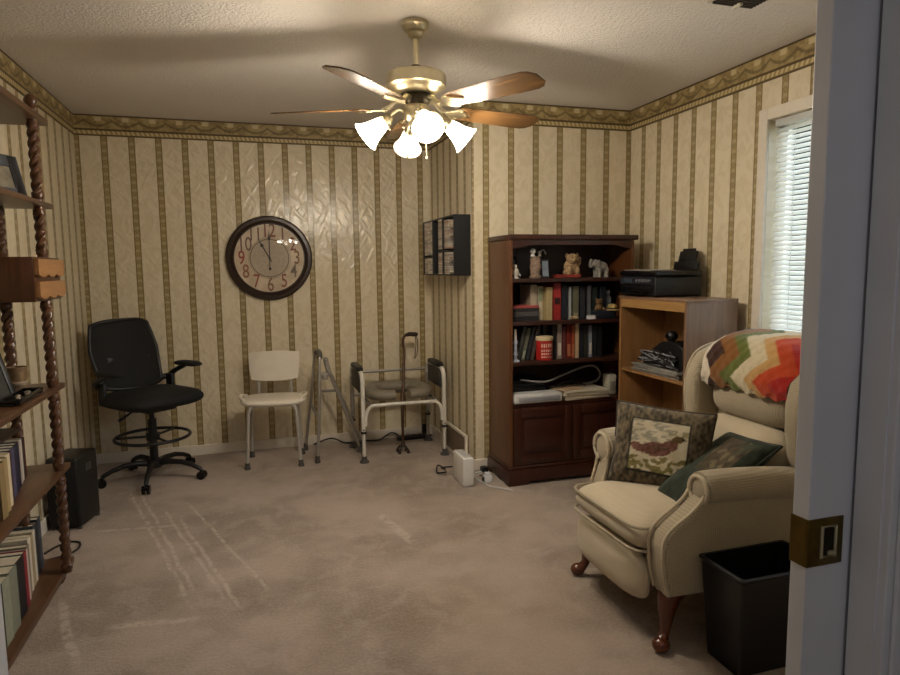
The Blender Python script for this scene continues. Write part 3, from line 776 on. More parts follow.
# horseshoe padded seat
m = MB(); cx_, cy_ = 1.0, 4.60
path = [(-.045, -.205), (-.130, -.185), (-.170, -.10), (-.172, .02), (-.135, .125), (-.06, .168), (.06, .168), (.135, .125), (.172, .02), (.170, -.10), (.130, -.185), (.045, -.205)]
path = smooth_path([(cx_+a*1.12, cy_+b*.93, .462) for a, b in path], 5)
rr = [.030 + .034*math.sin(pi*min(1, max(0, .10+.8*i/(len(path)-1))))**.5 for i in range(len(path))]
m.tube([tuple(p) for p in path], rr, 14, M=Matrix.Translation((0, 0, .462)) @ Matrix.Diagonal((1, 1, .70, 1)) @ Matrix.Translation((0, 0, -.462)))
m.build('padded_seat', SEATG, sf, angle=80)
# quad cane leaning on the frame
cn = thing('quad_cane', 'brown walking cane with offset handle leaning inside the commode chair', 'cane', (1.03, 4.54, 0))
CANE = plain('bronze_cane_shaft', '#4d3524', .35, .5, .1)
m = MB().tube(smooth_path([(1.030, 4.545, .045), (1.045, 4.60, .30), (1.088, 4.725, .60), (1.104, 4.765, .72), (1.098, 4.780, .79), (1.114, 4.785, .835), (1.134, 4.785, .846)], 6), .0105, 10)
m.build('shaft', CANE, cn)
MB().tube([(1.120, 4.785, .843), (1.15, 4.785, .850), (1.205, 4.785, .846), (1.215, 4.785, .842)], [.012, .017, .017, .014], 12).build('handle', plain('dark_foam_handle', '#2c1f18', .8), cn)
m = MB().tube(smooth_path([(1.208, 4.785, .835), (1.216, 4.783, .78), (1.210, 4.782, .70), (1.190, 4.78, .66), (1.195, 4.78, .70), (1.202, 4.783, .78), (1.198, 4.785, .835)], 5), .004, 6)
m.build('wrist_strap', colmat('#5d5348', .8), cn)
m = MB().lathe([(0, .070), (.014, .068), (.022, .05), (.018, .04), (0, .04)], 14, Matrix.Translation((1.03, 4.545, 0)))
for a in (45, 135, 225, 315):
    x, y = 1.03+.048*cos(radians(a)), 4.545+.048*sin(radians(a))
    m.tube([(1.03, 4.545, .052), (.5*(1.03+x), .5*(4.545+y), .046), (x, y, .02), (x, y, .003)], .007, 8)
    m.lathe([(0, 0), (.013, 0), (.011, .014), (0, .014)], 10, Matrix.Translation((x, y, 0)))
m.build('quad_base', colmat('#2a1c14', .5), cn)

# cables along the back wall behind the frame
CBL = plain('black_cable', '#191715', .55)
def cable(name, label, pts, r, mat, cat='cable'):
    o = MB().tube([tuple(p) for p in smooth_path(pts, 6)], r, 7).build(name, mat, None, loc=tuple(Vector(pts[0])))
    tag(o, label, cat); return o
cable('power_cable', 'black cable lying along the back wall under the commode chair', [(.42, 4.955, .008), (.55, 4.93, .05), (.66, 4.90, .012), (.80, 4.93, .010), (.92, 4.90, .012), (1.03, 4.94, .05), (1.12, 4.91, .012), (1.25, 4.93, .010), (1.352, 4.90, .010)], .006, CBL)
ps = thing('power_strip', 'black power strip on the carpet at the back wall corner', 'power strip', (1.20, 4.88, 0))
MB().box(1.06, 1.33, 4.85, 4.893, .001, .036, .006).build('strip_body', BLACKP, ps)
m = MB()
for k in range(5): m.box(1.085+k*.048, 1.115+k*.048, 4.858, 4.886, .0355, .039, .001)
m.build('sockets', colmat('#3a3836', .5), ps)
ad_ = thing('power_adapter', 'black plug adapter standing upright on the black power strip', 'adapter', (1.285, 4.872, .040))
MB().box(1.262, 1.310, 4.852, 4.892, .040, .115, .008).build('adapter_body', BLACKP, ad_)

# router, plugs
rt_ = thing('wifi_router', 'white upright router box on the carpet left of the bookcase', 'router', (1.240, 3.765, 0), 0, world_coords=False)
MB().box(-.035, .035, -.110, .100, .004, .185, .010, 4).build('router_case', plain('white_router_shell', '#dcdad6', .4, 0, .02), rt_)
MB().box(-.031, .031, -.104, .094, .0, .006).build('router_foot', colmat('#b8b6b2', .6), rt_)
m = MB()
for k in range(7): m.box(-.024, .024, -.085+k*.026, -.075+k*.026, .1845, .1862, .0004)
m.build('top_vents', colmat('#9a9894', .6), rt_)
cable('router_cable', 'thin black cable curling out behind the white router', [(1.17, 3.90, .03), (1.13, 3.98, .008), (1.16, 4.06, .03), (1.20, 4.02, .008), (1.15, 3.94, .05), (1.205, 3.88, .07)], .005, CBL)
pg = thing('plug_adapter', 'small white plug adapter on the carpet between router and bookcase', 'adapter', (1.385, 3.72, 0))
MB().box(1.36, 1.41, 3.69, 3.74, .001, .045, .006).box(1.368, 1.402, 3.70, 3.73, .045, .062, .004).build('adapter_body', WHITEP, pg)
MB().box(1.352, 1.361, 3.702, 3.728, .012, .036, .002).build('adapter_face', colmat('#3b3a38', .5), pg)
cable('white_cable', 'thin white cable looping over the carpet by the bookcase corner', [(1.40, 3.74, .02), (1.44, 3.80, .006), (1.425, 3.90, .006), (1.35, 3.87, .006), (1.335, 3.76, .006), (1.37, 3.62, .006), (1.44, 3.54, .006), (1.47, 3.50, .006)], .004, WHITEP)
ol = thing('charger_brick', 'small black charger brick on the carpet against the low white baseboard', 'charger', (1.44, 3.92, 0))
MB().box(1.415, 1.458, 3.89, 3.945, .001, .034, .006).build('brick_body', BLACKP, ol)
cable('charger_cable', 'short black cable trailing from the small charger brick', [(1.437, 3.885, .018), (1.430, 3.865, .008), (1.405, 3.845, .005), (1.375, 3.83, .005)], .004, CBL)

# ------------------------------------------------------------------ books
def book(label, loc, w, d, h, col, rotz=0.0, rot=(0, 0), group=None, band=None, cat='book', name='book'):
    """spine faces local -y; cover is the root mesh, page block its child"""
    mb = MB(); t = min(.003, w*.14)
    mb.box(-w/2, -w/2+t, 0, d, 0, h).box(w/2-t, w/2, 0, d, 0, h).box(-w/2, w/2, -.001, t, 0, h, .0006, 1)
    o = mb.build(name, colmat(col, .55), None, smooth=False)
    MB().box(-w/2+t, w/2-t, t, d-.004, .004, h-.004).build('pages', PAPER, o, smooth=False)
    if band:
        for z0, z1, c_ in band: MB().box(-w*.36, w*.36, -.0022, -.0005, z0*h, z1*h).build('title_band', colmat(c_, .5), o, smooth=False)
    o.location = loc; o.rotation_euler = (rot[0], rot[1], rotz)
    tag(o, label, cat, group); return o

# ------------------------------------------------------------------ bookcase
BX0, BX1, BY0, BY1 = 1.488, 2.345, 3.596, 3.952
bc = thing('bookcase', 'reddish brown bookcase with four open shelves over two low doors', 'bookcase', (1.91, 3.78, 0))
MB().box(BX0, BX0+.022, BY0, BY1, .10, 1.512, .002).build('side_panel', SIDEWOOD, bc, smooth=False)
MB().box(BX1-.022, BX1, BY0, BY1, .10, 1.512, .002).build('side_panel', SIDEWOOD, bc, smooth=False)
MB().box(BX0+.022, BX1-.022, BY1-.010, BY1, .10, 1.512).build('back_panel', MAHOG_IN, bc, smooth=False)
tops = [1.280, 1.018, .770, .512]
for z in tops:
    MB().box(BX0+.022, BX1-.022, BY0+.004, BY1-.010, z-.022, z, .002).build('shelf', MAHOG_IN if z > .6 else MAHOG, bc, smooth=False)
MB().box(BX0-.006, BX1+.018, BY0-.020, BY1, 1.514, 1.546, .006, 3).build('top_board', MAHOG, bc)
# scalloped apron under the top
ap = [(BX0+.022, 1.512), (BX1-.022, 1.512), (BX1-.022, 1.462)]
n = 24
for i in range(n+1):
    t = i/n; x = BX1-.045 - t*(BX1-BX0-.09)
    q = abs(2*t-1); ap.append((x, 1.485 if q < .72 else 1.485 - .020*(.5-.5*cos(pi*(q-.72)/.28))))
ap.append((BX0+.022, 1.462))
MB().prism(ap, BY0-.002, BY0+.016, 'y').build('apron', MAHOG, bc, smooth=False)
m = MB().box(BX0-.016, BX1+.016, BY0-.020, BY1, .02, .10, .004).box(BX0-.008, BX1+.008, BY0-.010, BY1, .10, .122, .008, 3)
m.box(BX0-.016, BX0+.12, BY0-.020, BY0+.04, 0, .03, .004).box(BX1-.12, BX1+.016, BY0-.020, BY0+.04, 0, .03, .004).box(BX0-.016, BX0+.12, BY1-.06, BY1, 0, .03).box(BX1-.12, BX1+.016, BY1-.06, BY1, 0, .03)
m.build('plinth', MAHOG, bc)
xm = .5*(BX0+BX1)
for xa, xb in ((BX0+.024, xm-.002), (xm+.002, BX1-.024)):
    dr = MB().box(xa, xb, BY0, BY0+.018, .124, .486, .002).build('door', MAHOG, bc, smooth=False)
    pm = MB()
    for (a0, a1, b0, b1) in ((xa+.002, xa+.055, .126, .484), (xb-.055, xb-.002, .126, .484), (xa+.055, xb-.055, .426, .484), (xa+.055, xb-.055, .126, .184)):
        pm.box(a0, a1, BY0-.008, BY0, b0, b1, .003)
    pm.box(xa+.075, xb-.075, BY0-.006, BY0, .204, .406, .006)
    sub(pm, 'door_panel', MAHOG, dr, bc)

def bx(px): return 1.52 + .00690*(px-511) + .0000035*(px-511)**2
z1, z2, z3, z4 = tops
YS = BY0 + .05
# shelf 1: ornaments
jr = thing('lidded_jar', 'dark glass jar at the left end of the top bookcase shelf', 'jar', (bx(517), YS+.12, z1))
J = Matrix.Translation((bx(517), YS+.12, z1))
MB().lathe([(0, 0), (.040, .001), (.045, .01), (.045, .115), (.038, .135), (.036, .14), (0, .14)], 24, J).build('jar_body', plain('dark_glass', '#20232a', .15, 0, .1), jr)
MB().lathe([(.036, .14), (.042, .142), (.042, .168), (.020, .172), (0, .173)], 24, J).build('lid', BLACKP, jr)
fg = thing('porcelain_figurine', 'small white porcelain bird figurine before the dark jar', 'figurine', (bx(516.5), YS+.02, z1))
F_ = Matrix.Translation((bx(516.5), YS+.02, z1))
m = MB().lathe([(0, 0), (.022, .001), (.022, .008), (.012, .014), (.010, .02)], 16, F_).ball((0, 0, .042), .020, .017, .026, M=F_).ball((-.006, -.006, .076), .013, .012, .013, M=F_)
m.tube([(.008, 0, .035), (.028, .004, .022), (.036, .006, .018)], [.012, .008, .003], 8, M=F_)
m.build('body', plain('white_porcelain', '#cfc8bb', .25, 0, .04), fg)
MB().tube([(-.017, -.010, .076), (-.029, -.014, .074)], [.005, .001], 8, M=F_).build('beak', colmat('#9a6a2c', .4), fg)
tr_ = thing('silver_trophy', 'silver ornament with round ball finials on the top bookcase shelf', 'ornament', (bx(536), YS+.03, z1))
S = Matrix.Translation((bx(536), YS+.03, z1)); SIL = plain('tarnished_silver', '#a89f93', .3, .7, .2)
MB().lathe([(0, 0), (.036, .001), (.038, .012), (.030, .02), (.032, .05), (.036, .07), (.030, .095), (.034, .12), (.024, .135), (0, .136)], 24, S).build('ornament_body', plain('mottled_bronze_print', '#8a7564', .4, .2, .5, 60), tr_)
MB().lathe([(0, .134), (.016, .136), (.010, .15)], 14, S @ Matrix.Translation((-.018, 0, 0))).ball((-.018, 0, .168), .018, M=S).build('ball_finial', plain('pearl_white', '#e3dfd8', .15), tr_)
MB().lathe([(0, .134), (.012, .136), (.008, .15)], 14, S @ Matrix.Translation((.028, 0, 0))).ball((.028, 0, .160), .012, M=S).tube(smooth_path([(.028, 0, .165), (.055, 0, .175), (.07, 0, .15)], 4), .005, 8, M=S).build('handle', SIL, tr_)
pf = thing('picture_frame', 'small blue grey framed card standing beside the silver ornament', 'picture frame', (bx(545.5), YS+.03, z1))
P_ = Matrix.Translation((bx(545.5), YS+.03, z1)) @ Matrix.Rotation(radians(-8), 4, 'X')
MB().box(-.027, .027, -.006, .006, .002, .118, .003, M=P_).build('frame', colmat('#2a2d33', .4), pf)
MB().box(-.020, .020, -.0075, -.0055, .012, .108, M=P_).build('card', plain('blue_grey_card', '#7c8794', .6, 0, .25, 25), pf)
# seated plush lion-like dog on a red base
dg = thing('seated_figurine', 'beige shaggy seated animal figurine on a red base', 'figurine', (bx(572), YS+.06, z1))
D = Matrix.Translation((bx(572), YS+.06, z1)); FUR = plain('beige_shaggy_resin', '#a08562', .8, 0, .35, 60, bump=.8)
MB().prism([(-.115, -.03), (.05, -.045), (.07, .03), (-.04, .045), (-.11, .03)], .001, .022, 'z', .004, 2, M=D).build('red_base', colmat('#7c2a22', .5), dg)
m = MB().ball((.005, .01, .068), .046, .040, .052, M=D).ball((.005, -.012, .118), .040, .036, .036, M=D)
for sg in (-1, 1): m.ball((.005+sg*.028, -.026, .044), .014, .016, .030, 12, 8, M=D).ball((.005+sg*.034, .002, .034), .022, .026, .018, 12, 8, M=D).ball((.005+sg*.036, -.006, .140), .011, .008, .016, 10, 8, M=D)
m.ball((.003, -.046, .110), .016, .014, .012, 12, 8, M=D)
m.tube(smooth_path([(.045, .02, .05), (.066, .015, .09), (.064, .008, .130)], 5), [.010]*5+[.012]*6, 8, M=D)
m.build('body', FUR, dg)
m = MB().ball((.003, -.060, .114), .005, .004, .004, 8, 6, M=D)
for sg in (-1, 1): m.ball((.005+sg*.015, -.043, .126), .004, .003, .004, 8, 6, M=D)
m.build('face_marks', INK, dg)
el = thing('elephant_figurine', 'grey elephant figurine at the right of the top bookcase shelf', 'figurine', (bx(600), YS+.06, z1))
L_ = Matrix.Translation((bx(600), YS+.06, z1)) @ Matrix.Rotation(radians(10), 4, 'Z')
m = MB().ball((.010, 0, .066), .050, .034, .036, M=L_).ball((-.038, 0, .088), .027, .024, .027, M=L_)
for a, b in ((-.020, -.018), (-.020, .018), (.038, -.018), (.038, .018)): m.tube([(a, b, .06), (a, b, .02), (a, b, .001)], [.017, .014, .016], 12, M=L_)
m.tube(smooth_path([(-.058, 0, .085), (-.078, -.004, .07), (-.082, -.006, .095), (-.074, -.006, .115)], 4), [.013]*4+[.010]*4+[.008]*5, 10, M=L_)
for sg in (-1, 1): m.ball((-.030, sg*.026, .088), .020, .006, .024, 12, 8, M=L_)
m.tube([(.058, 0, .07), (.068, 0, .05), (.068, 0, .035)], [.004, .003, .004], 6, M=L_)
m.build('body', plain('grey_stone', '#8a857e', .6, 0, .2, 50, bump=.3), el)
# shelf 2
pile = [('black flat book, lowest of the pile at the left of the second shelf', .028, .170, '#1d1b1c'), ('dark grey flat book, middle of the pile on the second shelf', .026, .165, '#4b4746'), ('charcoal flat book under the pink book on the second shelf', .024, .160, '#2c2a2c'), ('pinkish red flat book topping the pile on the second shelf', .014, .155, '#a84a48')]
zz = z2
for lab, th, wd, c_ in pile:
    b = book(lab, (bx(528)-.09+.0, YS+.02, zz+th/2), th, .20, .18, c_, 0.0)
    b.rotation_euler = (0, radians(90), 0); b.location = (bx(514), YS+.03, zz+th/2); zz += th + .0008
lt = book('thin grey book leaning at the left end of the second shelf', (bx(514.5), YS+.22, z2+.001), .008, .10, .17, '#77716a', 0, (0, radians(-10)))
lt.location = (1.522, YS+.18, z2)
sh2 = [(536, .044, .222, '#a89a85', 'cream grey tall book behind the flat pile on the second shelf', None), (542.5, .030, .212, '#bdb39b', 'pale cream book with green spine top on the second shelf', [(.55, .95, '#8d9a7a')]),
       (548.5, .040, .205, '#a08e66', 'thick tan book left of the red book on the second shelf', None), (556, .050, .232, '#8f1f1c', 'thick bright red book with black medallion on the second shelf', [(.42, .60, '#2a0d0c')]),
       (563, .036, .215, '#171a26', 'navy book right of the thick red book on the second shelf', None), (568.6, .014, .205, '#9aa09f', 'thin pale grey book between dark books on the second shelf', None),
       (574, .040, .210, '#5d5b4a', 'olive grey book in the middle of the second shelf', [(.1, .2, '#86826b')]), (580.5, .036, .205, '#23252b', 'charcoal book right of the olive grey book on the second shelf', None),
       (586.5, .034, .215, '#121316', 'black book with thin white line on the second shelf', [(.03, .97, '#5d6065')]), (592.5, .034, .20, '#16211f', 'very dark green book behind the plush toy on the second shelf', None), (600, .040, .205, '#101822', 'dark blue book behind the straw hat on the second shelf', None)]
for px, w, h, c_, lab, bd in sh2: book(lab, (bx(px), YS+.055 if px < 545 else YS+.015, z2), w, .17 if px < 545 else .20, h, c_, random.uniform(-.02, .02), (0, 0), None, bd)
# (plush, hat, bottle, small boxes)
HB = BY0+.034
pt = thing('plush_toy', 'small brown plush toy sitting among books on the second shelf', 'toy', (bx(595), HB, z2+.052))
bxm = thing('dark_box', 'dark navy box under the plush toy on the second shelf', 'box', (bx(598), HB-.006, z2))
MB().box(bx(598)-.075, bx(598)+.075, HB-.026, HB+.024, z2+.001, z2+.050, .004).build('box_body', colmat('#141a26', .5), bxm)
MB().box(bx(598)-.076, bx(598)+.076, HB-.027, HB+.025, z2+.038, z2+.0515, .004).build('box_lid', colmat('#1b2230', .5), bxm)
PB = plain('brown_plush', '#6d5332', .95, 0, .4, 70, bump=.6); K = Matrix.Translation((bx(594), HB, z2+.0525))
m = MB().ball((0, 0, .022), .026, .020, .022, M=K).ball((-.004, -.006, .056), .022, .018, .018, M=K)
for sg in (-1, 1): m.ball((sg*.018-.004, -.004, .073), .008, .006, .008, 10, 8, M=K).ball((sg*.026, -.010, .010), .012, .012, .010, 10, 8, M=K)
m.build('body', PB, pt)
m = MB()
for sg in (-1, 1): m.ball((sg*.008-.004, -.023, .060), .003, .002, .003, 8, 6, M=K)
m.ball((-.004, -.025, .052), .004, .003, .003, 8, 6, M=K); m.build('face_marks', INK, pt)
ht = thing('straw_hat', 'small yellowish straw hat on the dark box on the second shelf', 'hat', (bx(608), HB, z2+.0525))
K = Matrix.Translation((bx(606.5), HB, z2+.054))
t_ = plain('straw', '#a8935c', .85, 0, .3, 120, bump=.6)
MB().lathe([(0, .040), (.022, .038), (.031, .026), (.034, .006), (.050, .000), (.050, -.001), (.033, .002), (.028, .024), (0, .036)], 28, K).build('hat_crown', t_, ht)
MB().lathe([(.0345, .006), (.0335, .016), (.0350, .016), (.0360, .006)], 28, K).build('hat_band', colmat('#4a3820', .8), ht)
bo = thing('spray_bottle', 'white and blue bottle standing behind the straw hat', 'bottle', (bx(609.5), YS+.08, z2))
K = Matrix.Translation((bx(609.5), YS+.075, z2))
MB().lathe([(0, 0), (.021, .001), (.022, .01), (.022, .125), (.010, .145), (.009, .15), (0, .15)], 20, K).build('bottle_body', plain('pale_blue_plastic', '#8f9fb5', .35, 0, .3, 20), bo)
MB().lathe([(0, .15), (.012, .15), (.012, .175), (0, .177)], 16, K).build('cap', WHITEP, bo)
sb_ = thing('small_white_box', 'tiny white box at the front edge of the second shelf', 'box', (bx(586), BY0+.022, z2))
MB().box(bx(586)-.028, bx(586)+.028, BY0+.008, BY0+.040, z2+.0005, z2+.024, .003).build('box_body', WHITEP, sb_)
MB().box(bx(586)-.0285, bx(586)+.0285, BY0+.0075, BY0+.0405, z2+.018, z2+.0255, .003).build('box_lid', colmat('#b7b2a8', .5), sb_)
sn = thing('sea_shell', 'small cream shell at the front edge of the second shelf', 'shell', (bx(572), BY0+.025, z2))
m = MB(); pts = []; rad = []
for i in range(40):
    a = i*.42; q = i/39
    pts.append((bx(572)+.020*(q)*cos(a)-.018+.02*(1-q), BY0+.026+.014*q*sin(a), z2+.012+.002*q)); rad.append(.003+.0085*q)
m.tube(pts, rad, 8); m.build('shell_body', plain('cream_shell', '#b39c74', .4, 0, .2), sn)
# shelf 3
cs = thing('candlestick', 'blue and white candlestick at the left end of the third bookcase shelf', 'candlestick', (bx(515), BY0+.05, z3))
K = Matrix.Translation((bx(515), BY0+.05, z3))
MB().lathe([(0, 0), (.028, .001), (.026, .008), (.012, .016), (.010, .03), (.017, .045), (.012, .06), (.010, .10), (.015, .12), (.011, .135), (0, .136)], 20, K).build('holder', plain('blue_white_glaze', '#aeb4c2', .25, 0, .35, 40), cs)
MB().lathe([(0, .134), (.0085, .135), (.0075, .20), (0, .203)], 12, K).build('candle', colmat('#cbc6bd', .5), cs)
lean = [(520.5, .024, .215, '#3a3733', 'dark grey book leaning next to the candlestick on the third shelf'), (525, .026, .205, '#5c5d50', 'grey green leaning book, second from the candlestick'), (529.5, .026, .21, '#25272c', 'charcoal leaning book, third from the candlestick'), (534, .026, .20, '#4b423b', 'brown leaning book just left of the red tin')]
for px, w, h, c_, lab in lean: book(lab, (bx(px)-.012, YS+.02, z3+.003), w*.8, .18, h, c_, 0, (0, radians(13)), None, [(.08, .3, '#8a8d7c')] if px == 525 else None)
tn = thing('red_tin', 'red canister with cream lid in front of books on the third shelf', 'canister', (bx(543.5), BY0+.062, z3))
K = Matrix.Translation((bx(543.5), BY0+.062, z3))
MB().lathe([(0, 0), (.050, .001), (.052, .006), (.052, .125), (0, .125)], 32, K).build('tin_body', plain('red_printed_tin', '#a8231f', .35, 0, .18, 30), tn)
MB().lathe([(0, .125), (.055, .125), (.056, .130), (.056, .146), (.050, .150), (0, .151)], 32, K).build('tin_lid', colmat('#c9b694', .45), tn)
m = MB()
random.seed(4)
for r_, zc_, hh in ((0, .094, .022), (1, .062, .012), (2, .042, .010), (3, .022, .008)):
    for i in range(6):
        a0 = radians(-90-44+i*15); a1 = a0+radians(random.uniform(7, 12))
        z_a = zc_-hh/2+random.uniform(0, .002)
        P4 = [(.0527*cos(a0), .0527*sin(a0), z_a), (.0527*cos(a1), .0527*sin(a1), z_a), (.0527*cos(a1), .0527*sin(a1), z_a+hh), (.0527*cos(a0), .0527*sin(a0), z_a+hh)]
        m.bm.faces.new([m.bm.verts.new(K @ Vector(p)) for p in P4])
m.build('printed_marks', colmat('#d9b9a6', .5), tn, smooth=False)
sh3 = [(541, .042, .225, '#1e2422', 'dark green book standing behind the red tin'), (548.5, .036, .215, '#2a2528', 'dark plum book behind the right edge of the red tin'), (553.5, .024, .222, '#1f1a1c', 'black brown book just right of the red tin'), (558.5, .030, .225, '#8d8078', 'pinkish grey book right of the red tin on the third shelf'), (563, .022, .205, '#5b2b2a', 'maroon book beside the pinkish grey book'),
       (567.5, .030, .215, '#6d1f18', 'dark red book in the middle of the third shelf'), (571.8, .018, .210, '#9a4426', 'rust orange narrow book in the middle of the third shelf'), (575.5, .026, .222, '#b29a7c', 'tan cream book right of the rust orange book'), (580, .026, .20, '#171a22', 'navy black book right of the tan cream book'),
       (584, .024, .195, '#2b2a25', 'olive black book, second right of the tan cream book'), (588.5, .020, .205, '#868c96', 'pale grey blue book right of the middle on the third shelf'), (592.5, .026, .20, '#1b1d24', 'dark slate book right of the pale grey blue book'), (597.5, .030, .19, '#111217', 'black book, last before the gap on the third shelf')]
for i, (px, w, h, c_, lab) in enumerate(sh3): book(lab, (bx(px), YS+(.07 if px < 550 else .015), z3), w, .19, h, c_, random.uniform(-.02, .02), (0, 0), None, [(.06, .42, '#a86a4a')] if px in (567.5, 571.8) else ([(.1, .45, '#c7bfb2')] if px in (558.5, 588.5) else None))
# compartment 4: devices, paper, cable
zz = z4
for nm, lab, x0, x1, th, c_, y0 in (('disc_player', 'black disc player, lowest of the stack behind the white device', 1.518, 1.80, .045, '#15161b', .11), ('disc_player', 'dark blue black player, middle of the stack behind the white device', 1.522, 1.79, .040, '#191c26', .115), ('disc_player', 'small black device, topmost of the stack behind the white device', 1.53, 1.77, .035, '#131318', .12)):
    t = thing(nm, lab, 'media player', (.5*(x0+x1), BY0+.2, zz))
    MB().box(x0, x1, BY0+y0, BY0+y0+.20, zz+.003, zz+th, .003).build('case', colmat(c_, .35), t)
    MB().box(x0+.01, x1-.01, BY0+y0-.003, BY0+y0+.001, zz+.008, zz+th-.006, .001).build('fascia', BLACKG, t)
    for fx in (x0+.03, x1-.05):
        for fy in (.02, .15): MB().box(fx, fx+.02, BY0+y0+fy, BY0+y0+fy+.02, zz, zz+.004).build('foot', RUBBER, t, smooth=False)
    zz += th + .0005
wt = thing('white_device', 'flat white device at the left front of the open lower shelf', 'device', (1.68, BY0+.05, z4))
MB().box(1.517, 1.842, BY0-.012, BY0+.102, z4+.001, z4+.058, .010, 3).build('case', plain('pale_grey_shell', '#c4c3c0', .4, 0, .04), wt)
MB().box(1.545, 1.825, BY0-.0145, BY0-.009, z4+.012, z4+.040, .002).build('front_panel', colmat('#8f9196', .35), wt)
pp = thing('paper_stack', 'stack of pale loose papers right of the white device', 'papers', (2.01, BY0+.08, z4))
m = MB(); random.seed(11)
for k in range(16):
    M = Matrix.Translation((2.02+random.uniform(-.008, .008), BY0+.115+random.uniform(-.008, .006), z4+.0008+k*.0034)) @ Matrix.Rotation(random.uniform(-.05, .05), 4, 'Z')
    m.box(-.155, .155, -.115, .115, 0, .0030, M=M)
m.build('sheets', plain('cream_paper', '#c3baa6', .75, 0, .06), pp, smooth=False)
M = Matrix.Translation((1.93, BY0+.09, z4+.057)) @ Matrix.Rotation(.25, 4, 'Z')
MB().box(-.09, .09, -.06, .06, 0, .004, M=M).build('top_leaflet', plain('tan_leaflet', '#b79e7e', .6, 0, .3, 30), pp, smooth=False)
cable('grey_cable', 'pale grey cable looped over the papers on the open lower shelf', [(1.60, BY0+.09, z4+.135), (1.75, BY0+.07, z4+.115), (1.88, BY0+.10, z4+.14), (2.02, BY0+.10, z4+.185), (2.13, BY0+.12, z4+.19), (2.185, BY0+.13, z4+.14), (2.17, BY0+.15, z4+.085), (2.08, BY0+.17, z4+.066), (2.0, BY0+.16, z4+.064)], .0065, colmat('#8b8884', .5))
cable('dark_cable', 'dark cable arching low over the papers on the open lower shelf', [(1.84, BY0+.08, z4+.085), (1.92, BY0+.10, z4+.10), (2.0, BY0+.11, z4+.095), (2.07, BY0+.11, z4+.066)], .004, CBL)
wb = thing('white_charger', 'white upright charger block at the right end of the open lower shelf', 'charger', (2.24, BY0+.10, z4))
MB().box(2.21, 2.27, BY0+.06, BY0+.14, z4+.001, z4+.135, .010).build('charger_body', colmat('#b6b0a0', .5), wb)
MB().box(2.22, 2.26, BY0+.056, BY0+.061, z4+.03, z4+.09, .002).build('charger_label', colmat('#8a8478', .5), wb)

# ------------------------------------------------------------------ oak cabinet (faces -x) with printer
KX0, KX1, KY0, KY1, KZ = 2.155, 2.476, 2.816, 3.452, 1.172
kb = thing('open_cabinet', 'light oak open cabinet between bookcase and armchair against the right wall', 'cabinet', (2.32, 3.14, 0))
MB().box(KX0, KX1, KY0, KY0+.018, 0.0, KZ-.016, .001).build('side_panel', CABSIDE, kb, smooth=False)
MB().box(KX0, KX1, KY1-.018, KY1, 0.0, KZ-.016, .001).build('side_panel', CABOAK, kb, smooth=False)
MB().box(KX0-.006, KX1, KY0-.004, KY1+.004, KZ-.016, KZ, .003).build('top_board', CABSIDE, kb)
MB().box(KX0, KX0+.018, KY0+.018, KY1-.018, KZ-.066, KZ-.016).build('top_rail', wood('pale_oak_rail', '#94703f', '#b38d5a', .4, 'y'), kb, smooth=False)
MB().box(KX1-.008, KX1, KY0+.018, KY1-.018, .06, KZ-.016).build('back_panel', CABOAK, kb, smooth=False)
for z in (.735, .40, .08):
    MB().box(KX0+.006, KX1-.008, KY0+.018, KY1-.018, z-.018, z, .001).build('shelf', CABOAK, kb, smooth=False)
pr = thing('printer', 'black inkjet printer on top of the oak cabinet', 'printer', (2.35, 3.285, KZ))
MB().box(2.165, 2.474, 3.105, 3.465, KZ+.004, KZ+.118, .012, 3).build('printer_body', BLACKP, pr)
MB().box(2.160, 2.476, 3.102, 3.468, KZ+.119, KZ+.150, .010, 3).build('scanner_lid', BLACKG, pr)
MB().box(2.175, 2.33, 3.16, 3.44, KZ+.1505, KZ+.156, .002).build('lid_tray', colmat('#8f8c88', .3), pr)
m = MB().box(2.158, 2.166, 3.14, 3.44, KZ+.020, KZ+.052, .002).box(2.120, 2.168, 3.18, 3.40, KZ+.016, KZ+.024, .002)
m.build('output_tray', BLACKG, pr)
cp = MB().prism([(2.166, KZ+.066), (2.152, KZ+.072), (2.160, KZ+.116), (2.168, KZ+.116)], 3.12, 3.45, 'y').build('control_panel', colmat('#24242a', .25), pr, smooth=False)
m = MB()
for k in range(5): m.cyl((2.146, 3.15+k*.03, KZ+.092), (2.160, 3.15+k*.03, KZ+.094), .008, n=12)
sub(m, 'buttons', colmat('#6c6c72', .35), cp, pr)
sub(MB().box(2.149, 2.158, 3.32, 3.42, KZ+.078, KZ+.108, .002), 'display', colmat('#39424d', .15), cp, pr)
for fx, fy in ((2.19, 3.13), (2.46, 3.13), (2.19, 3.44), (2.46, 3.44)): MB().cyl((fx, fy, KZ), (fx, fy, KZ+.006), .012, n=12).build('foot', RUBBER, pr)
M = Matrix.Translation((2.440, 3.22, KZ+.150)) @ Matrix.Rotation(radians(14), 4, 'Y')
MB().box(-.006, .012, -.105, .105, 0, .052, .004, M=M).box(-.003, .009, -.078, .078, .050, .115, .004, M=M).box(-.003, .006, -.055, .055, .112, .130, .003, M=M).build('paper_support', BLACKP, pr)
